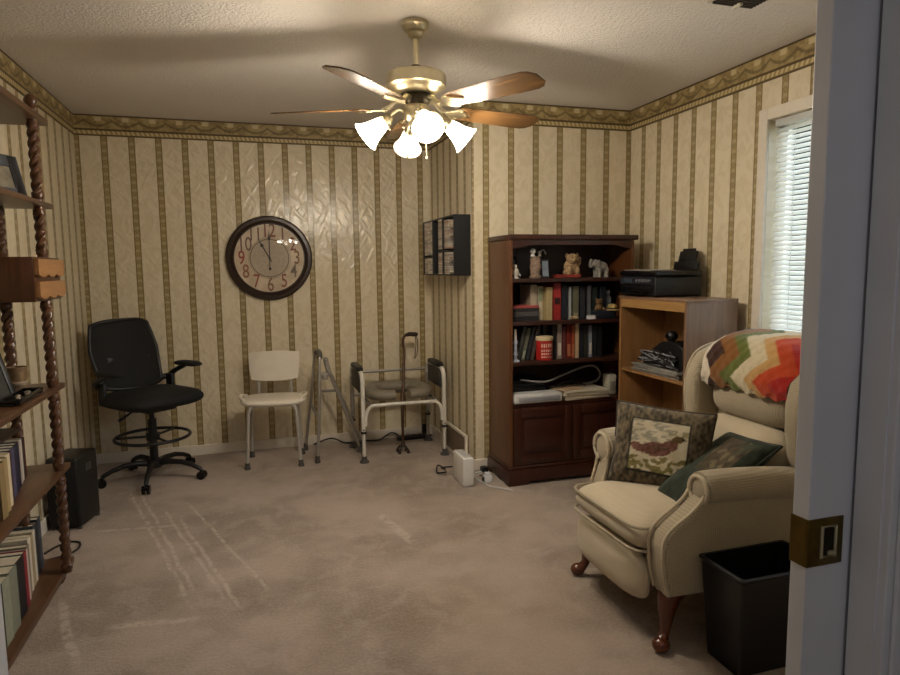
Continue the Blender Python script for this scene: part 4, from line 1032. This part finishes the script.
# things on the cabinet's middle shelf
zs = .735
mg = thing('magazine_pile', 'pile of pale grey magazines on the oak cabinet shelf', 'magazines', (2.26, 3.12, zs)); m = MB(); random.seed(5)
for k in range(7):
    M = Matrix.Translation((2.262+random.uniform(-.008, .006), 3.10+random.uniform(-.01, .01), zs+.001+k*.0062)) @ Matrix.Rotation(random.uniform(-.06, .06), 4, 'Z')
    m.box(-.095, .095, -.205, .215, 0, .0056, M=M)
m.build('magazines', plain('pale_grey_print', '#8d8a82', .5, 0, .3, 25), mg, smooth=False)
dv = thing('game_console', 'dark wedge shaped device on top of the magazine pile', 'device', (2.29, 3.05, zs+.045))
MB().prism([(3.27, zs+.0455), (2.90, zs+.0455), (2.90, zs+.170), (2.95, zs+.195), (3.09, zs+.190), (3.25, zs+.100)], 2.20, 2.345, 'x', .008, 3).build('device_case', BLACKP, dv)
m = MB()
for k in range(4): m.box(2.195, 2.2005, 2.955+k*.05, 2.985+k*.05, zs+.075, zs+.100, .001)
m.build('front_buttons', colmat('#7d8087', .3), dv)
random.seed(9)
def knot(name, label, c_, rx, ry, rz, r, n, mat):
    pts = [(c_[0]+rx*random.uniform(-1, 1), c_[1]+ry*random.uniform(-1, 1), c_[2]+rz*random.uniform(0, 1)) for _ in range(n)]
    return cable(name, label, pts, r, mat)
knot('tangled_cable', 'tangled black cables heaped in front of the wedge device', (2.178, 3.10, zs+.055), .014, .17, .095, .005, 34, CBL)
knot('tangled_grey_cable', 'tangled grey cable over the pile on the oak cabinet shelf', (2.178, 3.10, zs+.055), .014, .17, .070, .0035, 18, colmat('#85878c', .4))
hd = thing('webcam', 'round black webcam on top of the wedge device', 'webcam', (2.235, 3.045, zs+.193))
MB().ball((2.235, 3.045, zs+.224), .034, .034, .030).lathe([(0, 0), (.022, 0), (.014, .010)], 14, Matrix.Translation((2.235, 3.045, zs+.193))).build('webcam_body', BLACKP, hd)
MB().lathe([(0, .0), (.012, .0), (.012, .008), (0, .010)], 14, Matrix.Translation((2.203, 3.040, zs+.224)) @ Matrix.Rotation(radians(-90), 4, 'Y')).build('lens', BLACKG, hd)

# ------------------------------------------------------------------ wing armchair (faces -x)
def fabric(name, c1, c2, rib, rough=.9):
    t = NT(name); v = t.coords(); s = t.xyz(v); n = t.noise(v, 12, 3); n2 = t.noise(v, 320, 2)
    r = t.math('ADD', t.math('MULTIPLY', t.math('SINE', t.math('MULTIPLY', s[2], 2*pi/.0085)), .5), .5)
    r2 = t.math('ADD', t.math('MULTIPLY', t.math('SINE', t.math('MULTIPLY', t.math('ADD', s[0], s[1]), 2*pi/.0085)), .5), .5)
    pat = t.math('MULTIPLY', r, r2)
    c = t.mix(n, lin(c1), lin(c2)); d = tuple(x*.55 for x in lin(c1)[:3]) + (1,)
    c = t.mix(t.math('MULTIPLY', t.step(pat, .15, .55), rib), c, d)
    t.base(c); t.set(Roughness=rough, Sheen_Weight=.2, Specular_IOR_Level=.2)
    t.bump(t.math('ADD', n2, t.math('MULTIPLY', pat, rib)), .35, .004); return t.m
FAB = fabric('beige_chenille', '#b2a58c', '#c1b49c', .10)
FABR = fabric('beige_ribbed_fabric', '#a1947c', '#b0a48d', .55)
CHERRY = wood('cherry_leg', '#3f1a0c', '#6a3116', .25, 'z', 1, .4)
ch = thing('wing_armchair', 'beige wing back armchair with rolled arms and carved cabriole legs by the window', 'armchair', (1.80, 2.14, 0))
AN, AF = (1.795, 1.890), (2.320, 2.415)
def arm_poly(s):
    if s > 0: return [(1.402, .205), (1.388, .30), (1.382, .385), (1.386, .43), (1.394, .46), (1.404, .49), (1.414, .52), (1.424, .555), (1.432, .585),
            (1.45, .605), (2.05, .560), (2.14, .50), (2.18, .22), (1.75, .195)]
    return [(1.338, .205), (1.318, .30), (1.314, .385), (1.326, .422), (1.362, .455), (1.412, .486), (1.455, .520), (1.482, .555), (1.492, .585),
            (1.51, .600), (2.05, .560), (2.14, .50), (2.18, .22), (1.75, .195)]
for nm, (ya, yb), s in (('near', AN, -1), ('far', AF, 1)):
    yc = ya+.038 if s < 0 else yb-.038
    a = MB().prism(arm_poly(s), ya, yb, 'y', .016, 4).build('arm', FABR, ch, angle=60)
    xs = 1.482 if s < 0 else 1.418; zr = .570 if s < 0 else .588; ra = .060 if s < 0 else .070
    pts = smooth_path([(xs, yc, zr), (1.54, yc, zr+.002), (1.70, yc, .564), (1.90, yc, .545), (2.06, yc, .530)], 4)
    m = MB().tube([tuple(p) for p in pts], ra, 24)
    m.ball((xs+.002, yc, zr), .016, ra-.004, ra-.004, 20, 12)
    sub(m, 'arm_roll', FABR, a, ch, angle=60)
    for yy in (ya+.006, yb-.006):
        p = smooth_path([(1.398, yy, .215), (1.384, yy, .30), (1.377, yy, .388), (1.381, yy, .43), (1.389, yy, .46), (1.398, yy, .49), (1.404, yy, .52), (1.408, yy, .55)], 5) if s > 0 else smooth_path([(1.334, yy, .215), (1.314, yy, .30), (1.309, yy, .388), (1.321, yy, .428), (1.358, yy, .462), (1.408, yy, .493), (1.450, yy, .526), (1.472, yy, .556)], 5)
        if yy in (ya+.006, yb-.006):
            so = (yy - yc); 
            q0 = math.atan2(-.02, so)
            for k in range(1, 22):
                aa = radians(-95 if so < 0 else -85) + (1 if so > 0 else -1)*k*radians(13)
                p.append(Vector((xs-.012, yc + (ra-.006)*cos(aa)*(1-k*.012), zr + (ra-.006)*sin(aa)*(1-k*.012))))
        sub(MB().tube([tuple(q) for q in p], .0065, 8), 'piping', FAB, a, ch)
# base and back shell
MB().box(1.36, 2.16, 1.885, 2.34, .19, .33, .015).build('seat_base', FABR, ch)
m = cushion_box(MB(), .094, .250, -.030, .038, 4.0, .022, Matrix.Translation((1.322, 2.143, .222)) @ Matrix.Rotation(radians(-90), 4, 'Y'))
m.build('footrest_panel', FAB, ch, angle=80)
sc0 = Matrix.Translation((1.565, 2.137, 0))
seat_c = cushion_box(MB(), .302, .252, .318, .448, 9.0, .022, sc0).build('seat_cushion', FAB, ch, angle=80)
def se(hx, hy, z, n, cx, cy, N=72):
    return [(cx + hx*math.copysign(abs(cos(2*pi*k/N))**(2/n), cos(2*pi*k/N)), cy + hy*math.copysign(abs(sin(2*pi*k/N))**(2/n), sin(2*pi*k/N)), z) for k in range(N)]
for z in (.340, .424): sub(MB().tube(se(.303, .253, z, 9.0, 1.565, 2.137), .0055, 8, closed=True), 'piping', FABR, seat_c, ch)
MB().prism([(1.93, .26), (1.90, .44), (2.03, .98), (2.07, 1.045), (2.12, 1.055), (2.165, 1.02), (2.185, .90), (2.15, .26)], 1.855, 2.355, 'y', .03, 4).build('back_shell', FABR, ch, angle=60)
tb = radians(15)
MBk = Matrix.Translation((1.905, 2.106, .575)) @ Matrix.Rotation(tb, 4, 'Y') @ Matrix.Rotation(radians(-90), 4, 'Y')
cushion_box(MB(), .145, .232, -.05, .055, 4.5, .03, MBk).build('lumbar_cushion', FAB, ch, angle=80)
MBk = Matrix.Translation((1.985, 2.106, .870)) @ Matrix.Rotation(tb, 4, 'Y') @ Matrix.Rotation(radians(-90), 4, 'Y')
hc = cushion_box(MB(), .165, .232, -.05, .060, 4.5, .025, MBk).build('head_cushion', FABR, ch, angle=80)
sm = MB()
for yy in (2.03, 2.19): sm.tube([(1.918, yy, .74), (1.925, yy, .80), (1.938, yy, .86)], .0035, 6)
sub(sm, 'tuft_seam', FAB, hc, ch)
wing = [(1.985, .50), (1.905, .56), (1.868, .64), (1.852, .74), (1.850, .84), (1.868, .915), (1.91, .965), (1.98, .995), (2.07, 1.005), (2.13, .985), (2.165, .93), (2.15, .50)]
for ya, yb in ((1.776, 1.866), (2.345, 2.435)):
    w_ = MB().prism(wing, ya, yb, 'y', .032, 5).build('wing', FABR, ch, angle=60)
    yo = ya+.010 if ya < 2 else yb-.010
    sub(MB().tube([(a_-.0 if a_ > 1.9 else a_+.004, yo, b_) for a_, b_ in [(p.x, p.z) for p in smooth_path([(q[0]+.004, 0, q[1]) for q in wing[1:9]], 4)]], .005, 8), 'piping', FAB, w_, ch)
for (y, dy) in ((1.852, -1), (2.395, 1)):
    lp = smooth_path([(1.41, y, .225), (1.378, y+dy*.004, .195), (1.362, y+dy*.008, .150), (1.360, y+dy*.008, .105), (1.352, y+dy*.012, .062), (1.336, y+dy*.022, .036), (1.322, y+dy*.032, .026)], 5)
    def lr(z): return .018 + .027*max(0, min(1, (z-.06)/.135))**1.3 + .008*max(0, min(1, (.05-z)/.03))
    m = MB().tube(lp, [lr(p.z) for p in lp], 16)
    m.ball((1.326, y+dy*.030, .026), .032, .030, .026)
    m.build('front_leg', CHERRY, ch, angle=70)
for y in (1.90, 2.33):
    MB().tube([(2.10, y, .21), (2.13, y, .10), (2.17, y, .004)], [.026, .022, .018], 10).build('back_leg', CHERRY, ch)

# ------------------------------------------------------------------ cushions with printed fronts
def paint_mat(name, rough=.9, bump_s=140, bump=.4):
    t = NT(name); a = t.new('ShaderNodeVertexColor', layer_name='Col'); v = t.coords()
    n = t.noise(v, bump_s, 3); c = t.mix(t.math('MULTIPLY', n, .35), a.outputs['Color'], (0, 0, 0, 1)); t.base(c)
    t.set(Roughness=rough, Sheen_Weight=.2, Specular_IOR_Level=.2); t.bump(n, bump, .005); return t.m
def set_colors(o, cols):
    ca = o.data.color_attributes.new('Col', 'FLOAT_COLOR', 'POINT')
    flat = []
    for c_ in cols: flat.extend((c_[0], c_[1], c_[2], 1.0))
    ca.data.foreach_set('color', flat)
def pillow(hx, hy, th, paint, N=64):
    """returns (MB, colour list); local x,y in the pillow plane, +z is the printed front"""
    mb = MB(); cols = []
    def P(u, v, sg):
        a, b = 2*u-1, 2*v-1
        prof = max(0, (1-a**4)*(1-b**4))**.55
        pin = 1 - .055*(1-abs(b)**2)*abs(a)**3; pin2 = 1 - .055*(1-abs(a)**2)*abs(b)**3
        wr = .006*mnoise.noise(Vector((a*2.2, b*2.2, sg*3.1)))
        return Vector((a*hx*pin, b*hy*pin2, sg*(th*prof + wr*prof)))
    front = {}; idx = {}
    for sg in (1, -1):
        for i in range(N+1):
            for j in range(N+1):
                if sg < 0 and (i in (0, N) or j in (0, N)): idx[(sg, i, j)] = idx[(1, i, j)]; continue
                vtx = mb.bm.verts.new(P(i/N, j/N, sg)); idx[(sg, i, j)] = vtx
                cols.append(paint(2*i/N-1, 2*j/N-1, sg))
        for i in range(N):
            for j in range(N):
                f = (idx[(sg, i, j)], idx[(sg, i+1, j)], idx[(sg, i+1, j+1)], idx[(sg, i, j+1)])
                mb.bm.faces.new(f if sg > 0 else f[::-1])
    return mb, cols
def L3(h): return Vector(lin(h)[:3])
def nz(a, b, s, o=0): return mnoise.noise(Vector((a*s+o, b*s-o, o*.7)))
def bird_paint(a, b, sg):
    plaid = L3('#3a3327').lerp(L3('#7a6d56'), max(0, min(1, .5+1.2*nz(a*3, b, 6, 2)+.25*sin(b*40)*sin(a*34))))
    if sg < 0: return plaid
    if abs(a+.02) > .60 or abs(b-.02) > .66: return plaid
    if abs(a+.02) > .555 or abs(b-.02) > .61: return L3('#2c2a22')
    c = L3('#d3c6a6').lerp(L3('#e8dfc6'), .5+.8*nz(a, b, 5))
    # grey reeds, top left
    if b > .05 and a < .25 and nz(a*1.0, b*2.4, 7, 4) > .12: c = c.lerp(L3('#7f8177'), .6)
    # foliage along the bottom
    if b < -.22 + .16*nz(a, 0, 4, 9) and nz(a, b, 11, 1) > -.12: c = L3('#6f6a3e').lerp(L3('#9a8e58'), .5+nz(a, b, 16))
    # standing bird: tail, body, neck, head, wing
    def ell(cx, cy, rx, ry, rot=0):
        x, y = a-cx, b-cy; x, y = x*cos(rot)+y*sin(rot), -x*sin(rot)+y*cos(rot)
        return (x/rx)**2+(y/ry)**2 < 1
    body = ell(-.05, -.02, .30, .17, .12) or ell(-.40, -.04, .20, .10, -.35) or ell(.22, .10, .16, .13, .5)
    if body: c = L3('#6e4638').lerp(L3('#93685a'), .5+1.1*nz(a, b, 14, 3))
    if ell(.02, .02, .17, .09, .15): c = L3('#5d4034').lerp(L3('#8b6a58'), .5+nz(a, b, 22, 5))
    if ell(.36, .28, .13, .085, .3): c = L3('#6e5b38')
    if ell(.46, .29, .05, .03, .1): c = L3('#3c3222')
    if a > .18 and .36 < b < .5 and nz(a, b, 9, 6) > .0: c = c.lerp(L3('#8f8657'), .7)
    return c
def pillow_obj(name, label, center, xaxis, yaxis, hx, hy, th, paint, mat):
    mb, cols = pillow(hx, hy, th, paint)
    o = mb.build(name, mat, None, recalc=False, angle=85)
    set_colors(o, cols)
    X = Vector(xaxis).normalized(); Y = (Vector(yaxis) - X*Vector(yaxis).dot(X)).normalized(); Z = X.cross(Y)
    o.matrix_world = Matrix(((X.x, Y.x, Z.x, center[0]), (X.y, Y.y, Z.y, center[1]), (X.z, Y.z, Z.z, center[2]), (0, 0, 0, 1)))
    tag(o, label, 'pillow'); return o
PM = paint_mat('printed_tapestry')
p1 = pillow_obj('throw_pillow', 'square throw pillow with a bird picture standing on the armchair seat', (1.575, 2.200, .608), (.72, -.69, -.07), (.16, .16, 1), .196, .168, .055, bird_paint, PM)
wl_ = []
mb = MB().tube([(.196*x_*(1-.055*(1-abs(y_)**2)*abs(x_)**3), .168*y_*(1-.055*(1-abs(x_)**2)*abs(y_)**3), 0) for x_, y_ in [(-1+i/12, -1) for i in range(24)] + [(1, -1+i/12) for i in range(24)] + [(1-i/12, 1) for i in range(24)] + [(-1, 1-i/12) for i in range(24)]], .0045, 8, closed=True)
mb.build('edge_cord', plain('dark_brown_cord', '#3d3427', .8), p1)
def green_paint(a, b, sg):
    g = L3('#20281f').lerp(L3('#333d30'), .5+nz(a, b, 6))
    if sg < 0: return g
    if abs(a-.22) < .50 and abs(b+.22) < .50:
        c = L3('#3c3428').lerp(L3('#5c4f3b'), max(0, min(1, .5+nz(a, b, 7, 3))))
        if nz(a, b, 4.5, 8) > .22: c = L3('#756a50')
        if nz(a, b, 6, 12) > .28: c = L3('#3f4632')
        return c
    return g
p2 = pillow_obj('throw_pillow', 'dark green throw pillow slumped against the near arm of the armchair', (1.680, 2.000, .560), (.83, .02, .50), (-.38, .72, -.25), .215, .135, .050, green_paint, PM)
mb = MB().tube([(.215*x_*(1-.055*(1-abs(y_)**2)*abs(x_)**3), .135*y_*(1-.055*(1-abs(x_)**2)*abs(y_)**3), 0) for x_, y_ in [(-1+i/12, -1) for i in range(24)] + [(1, -1+i/12) for i in range(24)] + [(1-i/12, 1) for i in range(24)] + [(-1, 1-i/12) for i in range(24)]], .006, 8, closed=True)
mb.build('edge_cord', plain('dark_green_cord', '#1c241c', .8), p2)

# crocheted blanket over the chair back
prof = smooth_path([(1.880, 0, .842), (1.868, 0, .90), (1.884, 0, .975), (1.930, 0, 1.034), (2.00, 0, 1.062), (2.08, 0, 1.072), (2.15, 0, 1.060), (2.205, 0, 1.00), (2.222, 0, .90), (2.225, 0, .78)], 8)
acc = [0]
for a_, b_ in zip(prof, prof[1:]): acc.append(acc[-1] + (b_-a_).length)
def at_s(s):
    s = max(0, min(1, s))*acc[-1]
    for i in range(len(prof)-1):
        if acc[i+1] >= s: return prof[i].lerp(prof[i+1], (s-acc[i])/max(1e-9, acc[i+1]-acc[i]))
    return prof[-1]
NU, NV = 150, 110
bandc = [L3(h) for h in ('#e0d4c0', '#3a1d14', '#8a5a28', '#66702f', '#dccfae', '#cfa366', '#cc4a20', '#b8231c', '#7d1a18', '#dccfae')]
edges_ = [-.3, .09, .200, .365, .495, .665, .775, .92, 1.15, 1.3]
mb = MB(); cols = []
V0 = {}
for lay in (0, 1):
    for i in range(NU+1):
        for j in range(NV+1):
            u, s = i/NU, j/NV
            p = at_s(s).copy(); q = 2*u-1
            nxt = at_s(min(1, s+.01)) - at_s(max(0, s-.01)); nr = Vector((nxt.z, 0, -nxt.x)).normalized()*-1
            hw = .236 + .034*max(0, min(1, (p.z-.93)/.10))
            sag = max(0, p.z-.86)*.32*abs(q)**4
            y = 2.106 - q*hw - .012*sin(s*9)*abs(q)**3
            th = .006 if lay == 0 else -.008
            k = 1.0
            bump_ = .0018*sin(u*NU*.42)*sin(s*60) + .008*mnoise.noise(Vector((u*3, s*3, .3)))
            cc = p + nr*(th*(1-abs(q)**10) + (bump_ if lay == 0 else 0)) + Vector((0, y, -sag))
            if s < .02: cc.z += .006*sin(u*40)
            V0[(lay, i, j)] = mb.bm.verts.new(cc)
            zig = abs(((s*acc[-1]/.185 + .20) % 1) - .5)*2      # 0..1 triangle along the drape
            c_ = u - (zig-.5)*.20
            kk = 1
            for n_ in range(2, len(edges_)-1):
                if edges_[n_] <= c_: kk = n_
            if u < .155 - .095*zig: kk = 0
            col = bandc[min(kk, 9)]
            cols.append(col*(1+.16*mnoise.noise(Vector((u*60, s*60, 1)))))
for lay in (0, 1):
    for i in range(NU):
        for j in range(NV):
            f = (V0[(lay, i, j)], V0[(lay, i+1, j)], V0[(lay, i+1, j+1)], V0[(lay, i, j+1)])
            mb.bm.faces.new(f)
per = [(i, 0) for i in range(NU)] + [(NU, j) for j in range(NV)] + [(NU-i, NV) for i in range(NU)] + [(0, NV-j) for j in range(NV)]
for (i, j), (k, l) in zip(per, per[1:]+per[:1]): mb.bm.faces.new((V0[(0, i, j)], V0[(0, k, l)], V0[(1, k, l)], V0[(1, i, j)]))
af = mb.build('crocheted_blanket', paint_mat('knitted_wool', .95, 260, .9), None, angle=85)
set_colors(af, cols)
tag(af, 'crocheted zigzag blanket in cream, brown, green and red draped over the armchair back', 'blanket')

# ------------------------------------------------------------------ waste bin
wbn = thing('waste_bin', 'black tapered square waste bin beside the armchair near the door', 'bin', (1.62, 1.69, 0))
def ring(x0, x1, y0, y1, z, r=.009, n=4):
    out = []
    for cx, cy, a0 in ((x1-r, y1-r, 0), (x0+r, y1-r, 90), (x0+r, y0+r, 180), (x1-r, y0+r, 270)):
        for k in range(n+1):
            a = radians(a0+90*k/n); out.append((cx+r*cos(a), cy+r*sin(a), z))
    return out
TX = (1.448, 1.800, 1.580, 1.784); BXX = (1.476, 1.770, 1.616, 1.772)
def mixr(t): return [a+(b-a)*t for a, b in zip(BXX, TX)]
mb = MB()
lv = [ring(*mixr(0), 0.001), ring(*mixr(.97), .340), ring(TX[0]-.005, TX[1]+.005, TX[2]-.005, TX[3]+.003, .345), ring(TX[0]-.005, TX[1]+.005, TX[2]-.005, TX[3]+.003, .356), ring(TX[0]+.006, TX[1]-.006, TX[2]+.006, TX[3]-.006, .357), ring(*[a+(b) for a, b in zip(mixr(.02), (.008, -.008, .008, -.008))], .012)]
vv = [[mb.bm.verts.new(p) for p in r_] for r_ in lv]
for a, b in zip(vv, vv[1:]):
    n = len(a)
    for k in range(n): mb.bm.faces.new((a[k], a[(k+1) % n], b[(k+1) % n], b[k]))
mb.bm.faces.new(vv[0][::-1]); mb.bm.faces.new(vv[-1])
mb.build('bin_body', plain('satin_black_plastic', '#0c0d11', .36, 0, .1), wbn)
MB().tube([tuple(p) for p in ring(TX[0]-.003, TX[1]+.003, TX[2]-.003, TX[3]+.001, .352)], .006, 8, closed=True).build('bin_rim', BLACKP, wbn)

# ------------------------------------------------------------------ open shelving unit with twisted posts, left wall
UX0, UX1, UY0, UY1 = XL+.016, -.800, 1.75, 3.215
ub = thing('shelving_unit', 'brown open shelving unit with twisted posts along the left wall', 'shelving', (-.93, 2.5, 0))
levels = [(.040, -.835, .030), (.500, -.808, .024), (.865, -.806, .024), (1.645, -.800, .022), (2.000, -.795, .028)]
for z, xf, th in levels:
    yb = UY1 + (.05 if z < .1 else 0)
    MB().box(UX0, xf, UY0, yb, z-th, z, .004).build('shelf', PINE, ub)
m = MB()
for y in (1.85, 3.09):
    for x in (-.860, -.968): m.box(x-.025, x+.025, y-.025, y+.025, 0, .0105, .002)
m.build('feet', PINE, ub)
def spindle(mb, x, y, z0, z1):
    H = z1-z0; N = max(8, int(H/.0045)); K = 24
    G = []
    for i in range(N+1):
        z = z0 + H*i/N; row = []
        e0 = min(i, N-i)/N*H
        r0 = .0185 if e0 > .035 else (.0225 if e0 > .012 else .019)
        am = .0040 if e0 > .030 else 0.0
        for k in range(K):
            th = 2*pi*k/K
            r = r0 + am*cos(3*(th - z*2*pi/.126))
            row.append(mb.bm.verts.new((x+r*cos(th), y+r*sin(th), z)))
        G.append(row)
    for a, b in zip(G, G[1:]):
        for k in range(K): mb.bm.faces.new((a[k], a[(k+1) % K], b[(k+1) % K], b[k]))
    mb.bm.faces.new(G[0][::-1]); mb.bm.faces.new(G[-1]); return mb
DZ0, DZ1 = 1.238, 1.412
spans = [(.040, .476), (.500, .841), (.865, DZ0), (DZ1, 1.623), (1.645, 1.972)]
for y in (3.09, 1.85):
    for x in (-.822, -.968):
        for k, (a, b) in enumerate(spans):
            if y < 2 and (a, b) == (.865, DZ0): b = 1.623
            if y < 2 and a == DZ1: continue
            spindle(MB(), x, y, a, b).build('twisted_post', SPINDLE, ub)
        MB().lathe([(0, 2.000), (.022, 2.000), (.024, 2.008), (.012, 2.016), (.020, 2.028), (.026, 2.046), (.020, 2.064), (.008, 2.074), (0, 2.076)], 20, Matrix.Translation((x, y, 0))).build('finial', SPINDLE, ub)
# drawer box hung between the posts
dbx = MB().box(UX0, -.790, 2.84, 3.205, DZ0, DZ1, .003).build('drawer_case', wood('dark_drawer_case', '#3d2110', '#5d3519', .35, 'z'), ub)
for k, (a, b) in enumerate(((DZ0+.012, DZ0+.078), (DZ0+.098, DZ0+.166))):
    n = 30; y0, y1 = 2.846, 3.199
    poly = [(y1, b), (y0, b)] + [(y0+(y1-y0)*i/n, a + .007 - .011*abs(sin(pi*3*i/n))) for i in range(n+1)]
    sub(MB().prism(poly, -.790, -.772, 'x', .002, 2), 'drawer_front', PINEFRONT, dbx, ub, smooth=False)
# things on the unit
def frame_stand(name, label, c_, w, h, th, rotz, lean, fc, pc, mat_w=.025):
    t = thing(name, label, 'picture frame', c_, rotz, world_coords=False)
    M = Matrix.Rotation(lean, 4, 'X')
    m = MB()
    for (x0, x1, a, b) in ((-w/2, -w/2+mat_w, 0, h), (w/2-mat_w, w/2, 0, h), (-w/2+mat_w, w/2-mat_w, 0, mat_w), (-w/2+mat_w, w/2-mat_w, h-mat_w, h)): m.box(x0, x1, 0, th, a+.002, b, .002, M=M)
    m.build('frame', fc, t)
    MB().box(-w/2+mat_w, w/2-mat_w, .004, th-.002, mat_w, h-mat_w, M=M).build('picture', pc, t, smooth=False)
    MB().box(-.03, .03, th, th+.003, .01, h*.8, M=Matrix.Rotation(lean*.2, 4, 'X') @ Matrix.Translation((0, -h*.8*math.sin(lean)*.0+.03, 0))).build('easel_back', colmat('#2b2a2c', .7), t, smooth=False)
    return t
GREYF = plain('blue_grey_frame', '#565c66', .35, .2, .1)
frame_stand('photo_frame', 'blue grey photo frame leaning on the upper shelf of the left unit', (-.915, 3.005, 1.645), .26, .19, .018, radians(66), radians(-14), GREYF, plain('faded_print', '#8a8272', .3, 0, .4, 14), .050)
frame_stand('photo_frame', 'black photo frame with dark picture leaning on the middle shelf of the left unit', (-.935, 2.77, .865), .22, .21, .016, radians(62), radians(-20), BLACKP, plain('dark_photo', '#24231f', .3, 0, .4, 10), .022)
tc_ = thing('wooden_tumbler', 'brown wooden tumbler with rings near the end of the middle left shelf', 'tumbler', (-.935, 3.02, .865))
MB().lathe([(0, .0), (.034, .001), (.035, .01), (.037, .105), (.034, .105), (.031, .012), (0, .010)], 28, Matrix.Translation((-.925, 3.005, .865))).build('tumbler_body', plain('brown_woven_cup', '#7a6244', .5, 0, .3, 60), tc_)
MB().lathe([(.0362, .03), (.0378, .032), (.0380, .045), (.0366, .047)], 28, Matrix.Translation((-.925, 3.005, .865))).build('lower_band', colmat('#8d7f6c', .5), tc_)
tl_ = thing('black_tray', 'low black tray with small silver trinkets before the black frame', 'tray', (-.855, 2.82, .865))
MB().box(-.895, -.822, 2.68, 2.96, .8655, .873, .003).box(-.895, -.889, 2.68, 2.96, .873, .889, .002).box(-.828, -.822, 2.68, 2.96, .873, .889, .002).box(-.889, -.828, 2.954, 2.96, .873, .889, .002).box(-.889, -.828, 2.68, 2.686, .873, .889, .002).build('tray_body', BLACKG, tl_)
m = MB()
for (x, y, r) in ((-.86, 2.90, .012), (-.85, 2.86, .009), (-.87, 2.82, .011), (-.855, 2.77, .010)): m.ball((x, y, .873+r*.6), r, r, r*.6, 10, 6)
m.build('trinkets', SIL, tl_)
# books on the second shelf of the unit (spines toward the room)
lb = [(3.045, .030, .165, -.935, '#4a1f1c', 'maroon book, farthest on the lower middle left shelf'), (3.010, .030, .165, -.930, '#3b2f2a', 'dark brown thin book second from the far end of the lower middle left shelf'), (2.970, .038, .172, -.924, '#c3bcae', 'white book beside the dark brown one on the lower middle left shelf'),
      (2.926, .038, .176, -.916, '#a89a94', 'pinkish grey book in the row on the lower middle left shelf'), (2.875, .052, .182, -.908, '#161829', 'thick navy book in the row on the lower middle left shelf'), (2.815, .055, .186, -.898, '#23243a', 'thick dark blue book in the row on the lower middle left shelf'),
      (2.752, .058, .190, -.888, '#4d4a66', 'thick violet grey book in the row on the lower middle left shelf'), (2.698, .036, .194, -.876, '#3a2530', 'plum book left of the violet grey book on the left unit'), (2.648, .050, .196, -.868, '#d6c8a8', 'thick cream book in the row on the lower middle left shelf'),
      (2.590, .052, .196, -.858, '#a58f64', 'thick tan book near the frame edge of the lower middle left shelf'), (2.530, .052, .196, -.848, '#8a7650', 'khaki book nearest on the lower middle left shelf')]
for y, w, h, x, c_, lab in lb: book(lab, (x, y, .5005), w, .14, h, c_, radians(90), (0, 0))
fl = book('brown flat album lying across the tops of the upright books on the left unit', (0, 0, 0), .014, .15, .34, '#2e1d14')
fl.rotation_euler = (radians(90), radians(90), 0)
fl.rotation_euler = Matrix(((0, -1, 0), (0, 0, 1), (-1, 0, 0))).to_euler()
fl.location = (-.940, 2.70, .705)
bb = [(3.170, .046, .230, -.940, '#39424d', 'slate blue binder farthest on the bottom left shelf'), (3.120, .046, .225, -.936, '#2d353f', 'dark slate binder second on the bottom left shelf'), (3.075, .034, .235, -.932, '#4a5058', 'grey blue folder third on the bottom left shelf'),
      (3.030, .034, .225, -.922, '#d0c9b7', 'white magazine on the bottom left shelf beside the blue folders'), (2.985, .046, .222, -.918, '#a08d6c', 'tan magazine box beside the white magazine on the bottom left shelf'), (2.938, .036, .228, -.912, '#d6ceba', 'cream magazine in front of the tan one on the bottom left shelf'),
      (2.895, .038, .215, -.906, '#7d7464', 'grey tan folder in the middle of the bottom left shelf'), (2.852, .036, .210, -.898, '#c2b4aa', 'pale pinkish magazine behind the red book on the bottom left shelf'), (2.802, .050, .222, -.890, '#86202b', 'crimson book on the bottom left shelf'),
      (2.720, .098, .230, -.882, '#131318', 'thick black binder on the bottom left shelf'), (2.625, .078, .235, -.874, '#7d8070', 'grey green spiral notebook on the bottom left shelf'), (2.540, .070, .235, -.870, '#8f927f', 'pale green folder at the frame edge of the bottom left shelf')]
for y, w, h, x, c_, lab in bb: book(lab, (x, y, .0405), w, .125, h, c_, radians(90), (0, 0))

# black speaker on the carpet, cable loop
sp = thing('floor_speaker', 'black upright speaker box on the carpet by the left wall', 'speaker', (-.955, 3.83, 0), radians(-14), world_coords=False)
MB().box(-.080, .080, -.115, .105, .012, .385, .012, 3).build('cabinet', plain('satin_black_case', '#121414', .38, 0, .1), sp)
MB().box(-.075, .075, -.122, -.114, .03, .365, .006).build('front_grille', BLACKF, sp)
MB().box(.0795, .084, -.03, .03, .29, .33, .003).build('side_handle', colmat('#3b3d3d', .3), sp)
m = MB()
for a in (-.065, .065):
    for b in (-.095, .095): m.cyl((a, b, 0), (a, b, .013), .012, n=12)
m.build('feet', RUBBER, sp)
cable('looped_cable', 'thin dark cable looped on the carpet at the end of the left shelving unit', [(-.965, 3.335, .005), (-.90, 3.37, .005), (-.86, 3.43, .005), (-.87, 3.51, .005), (-.92, 3.535, .005), (-.97, 3.49, .005), (-1.0, 3.42, .005)], .005, CBL)

for o in bpy.data.objects:
    if '_w' in o: del o['_w']
bpy.context.view_layer.update()
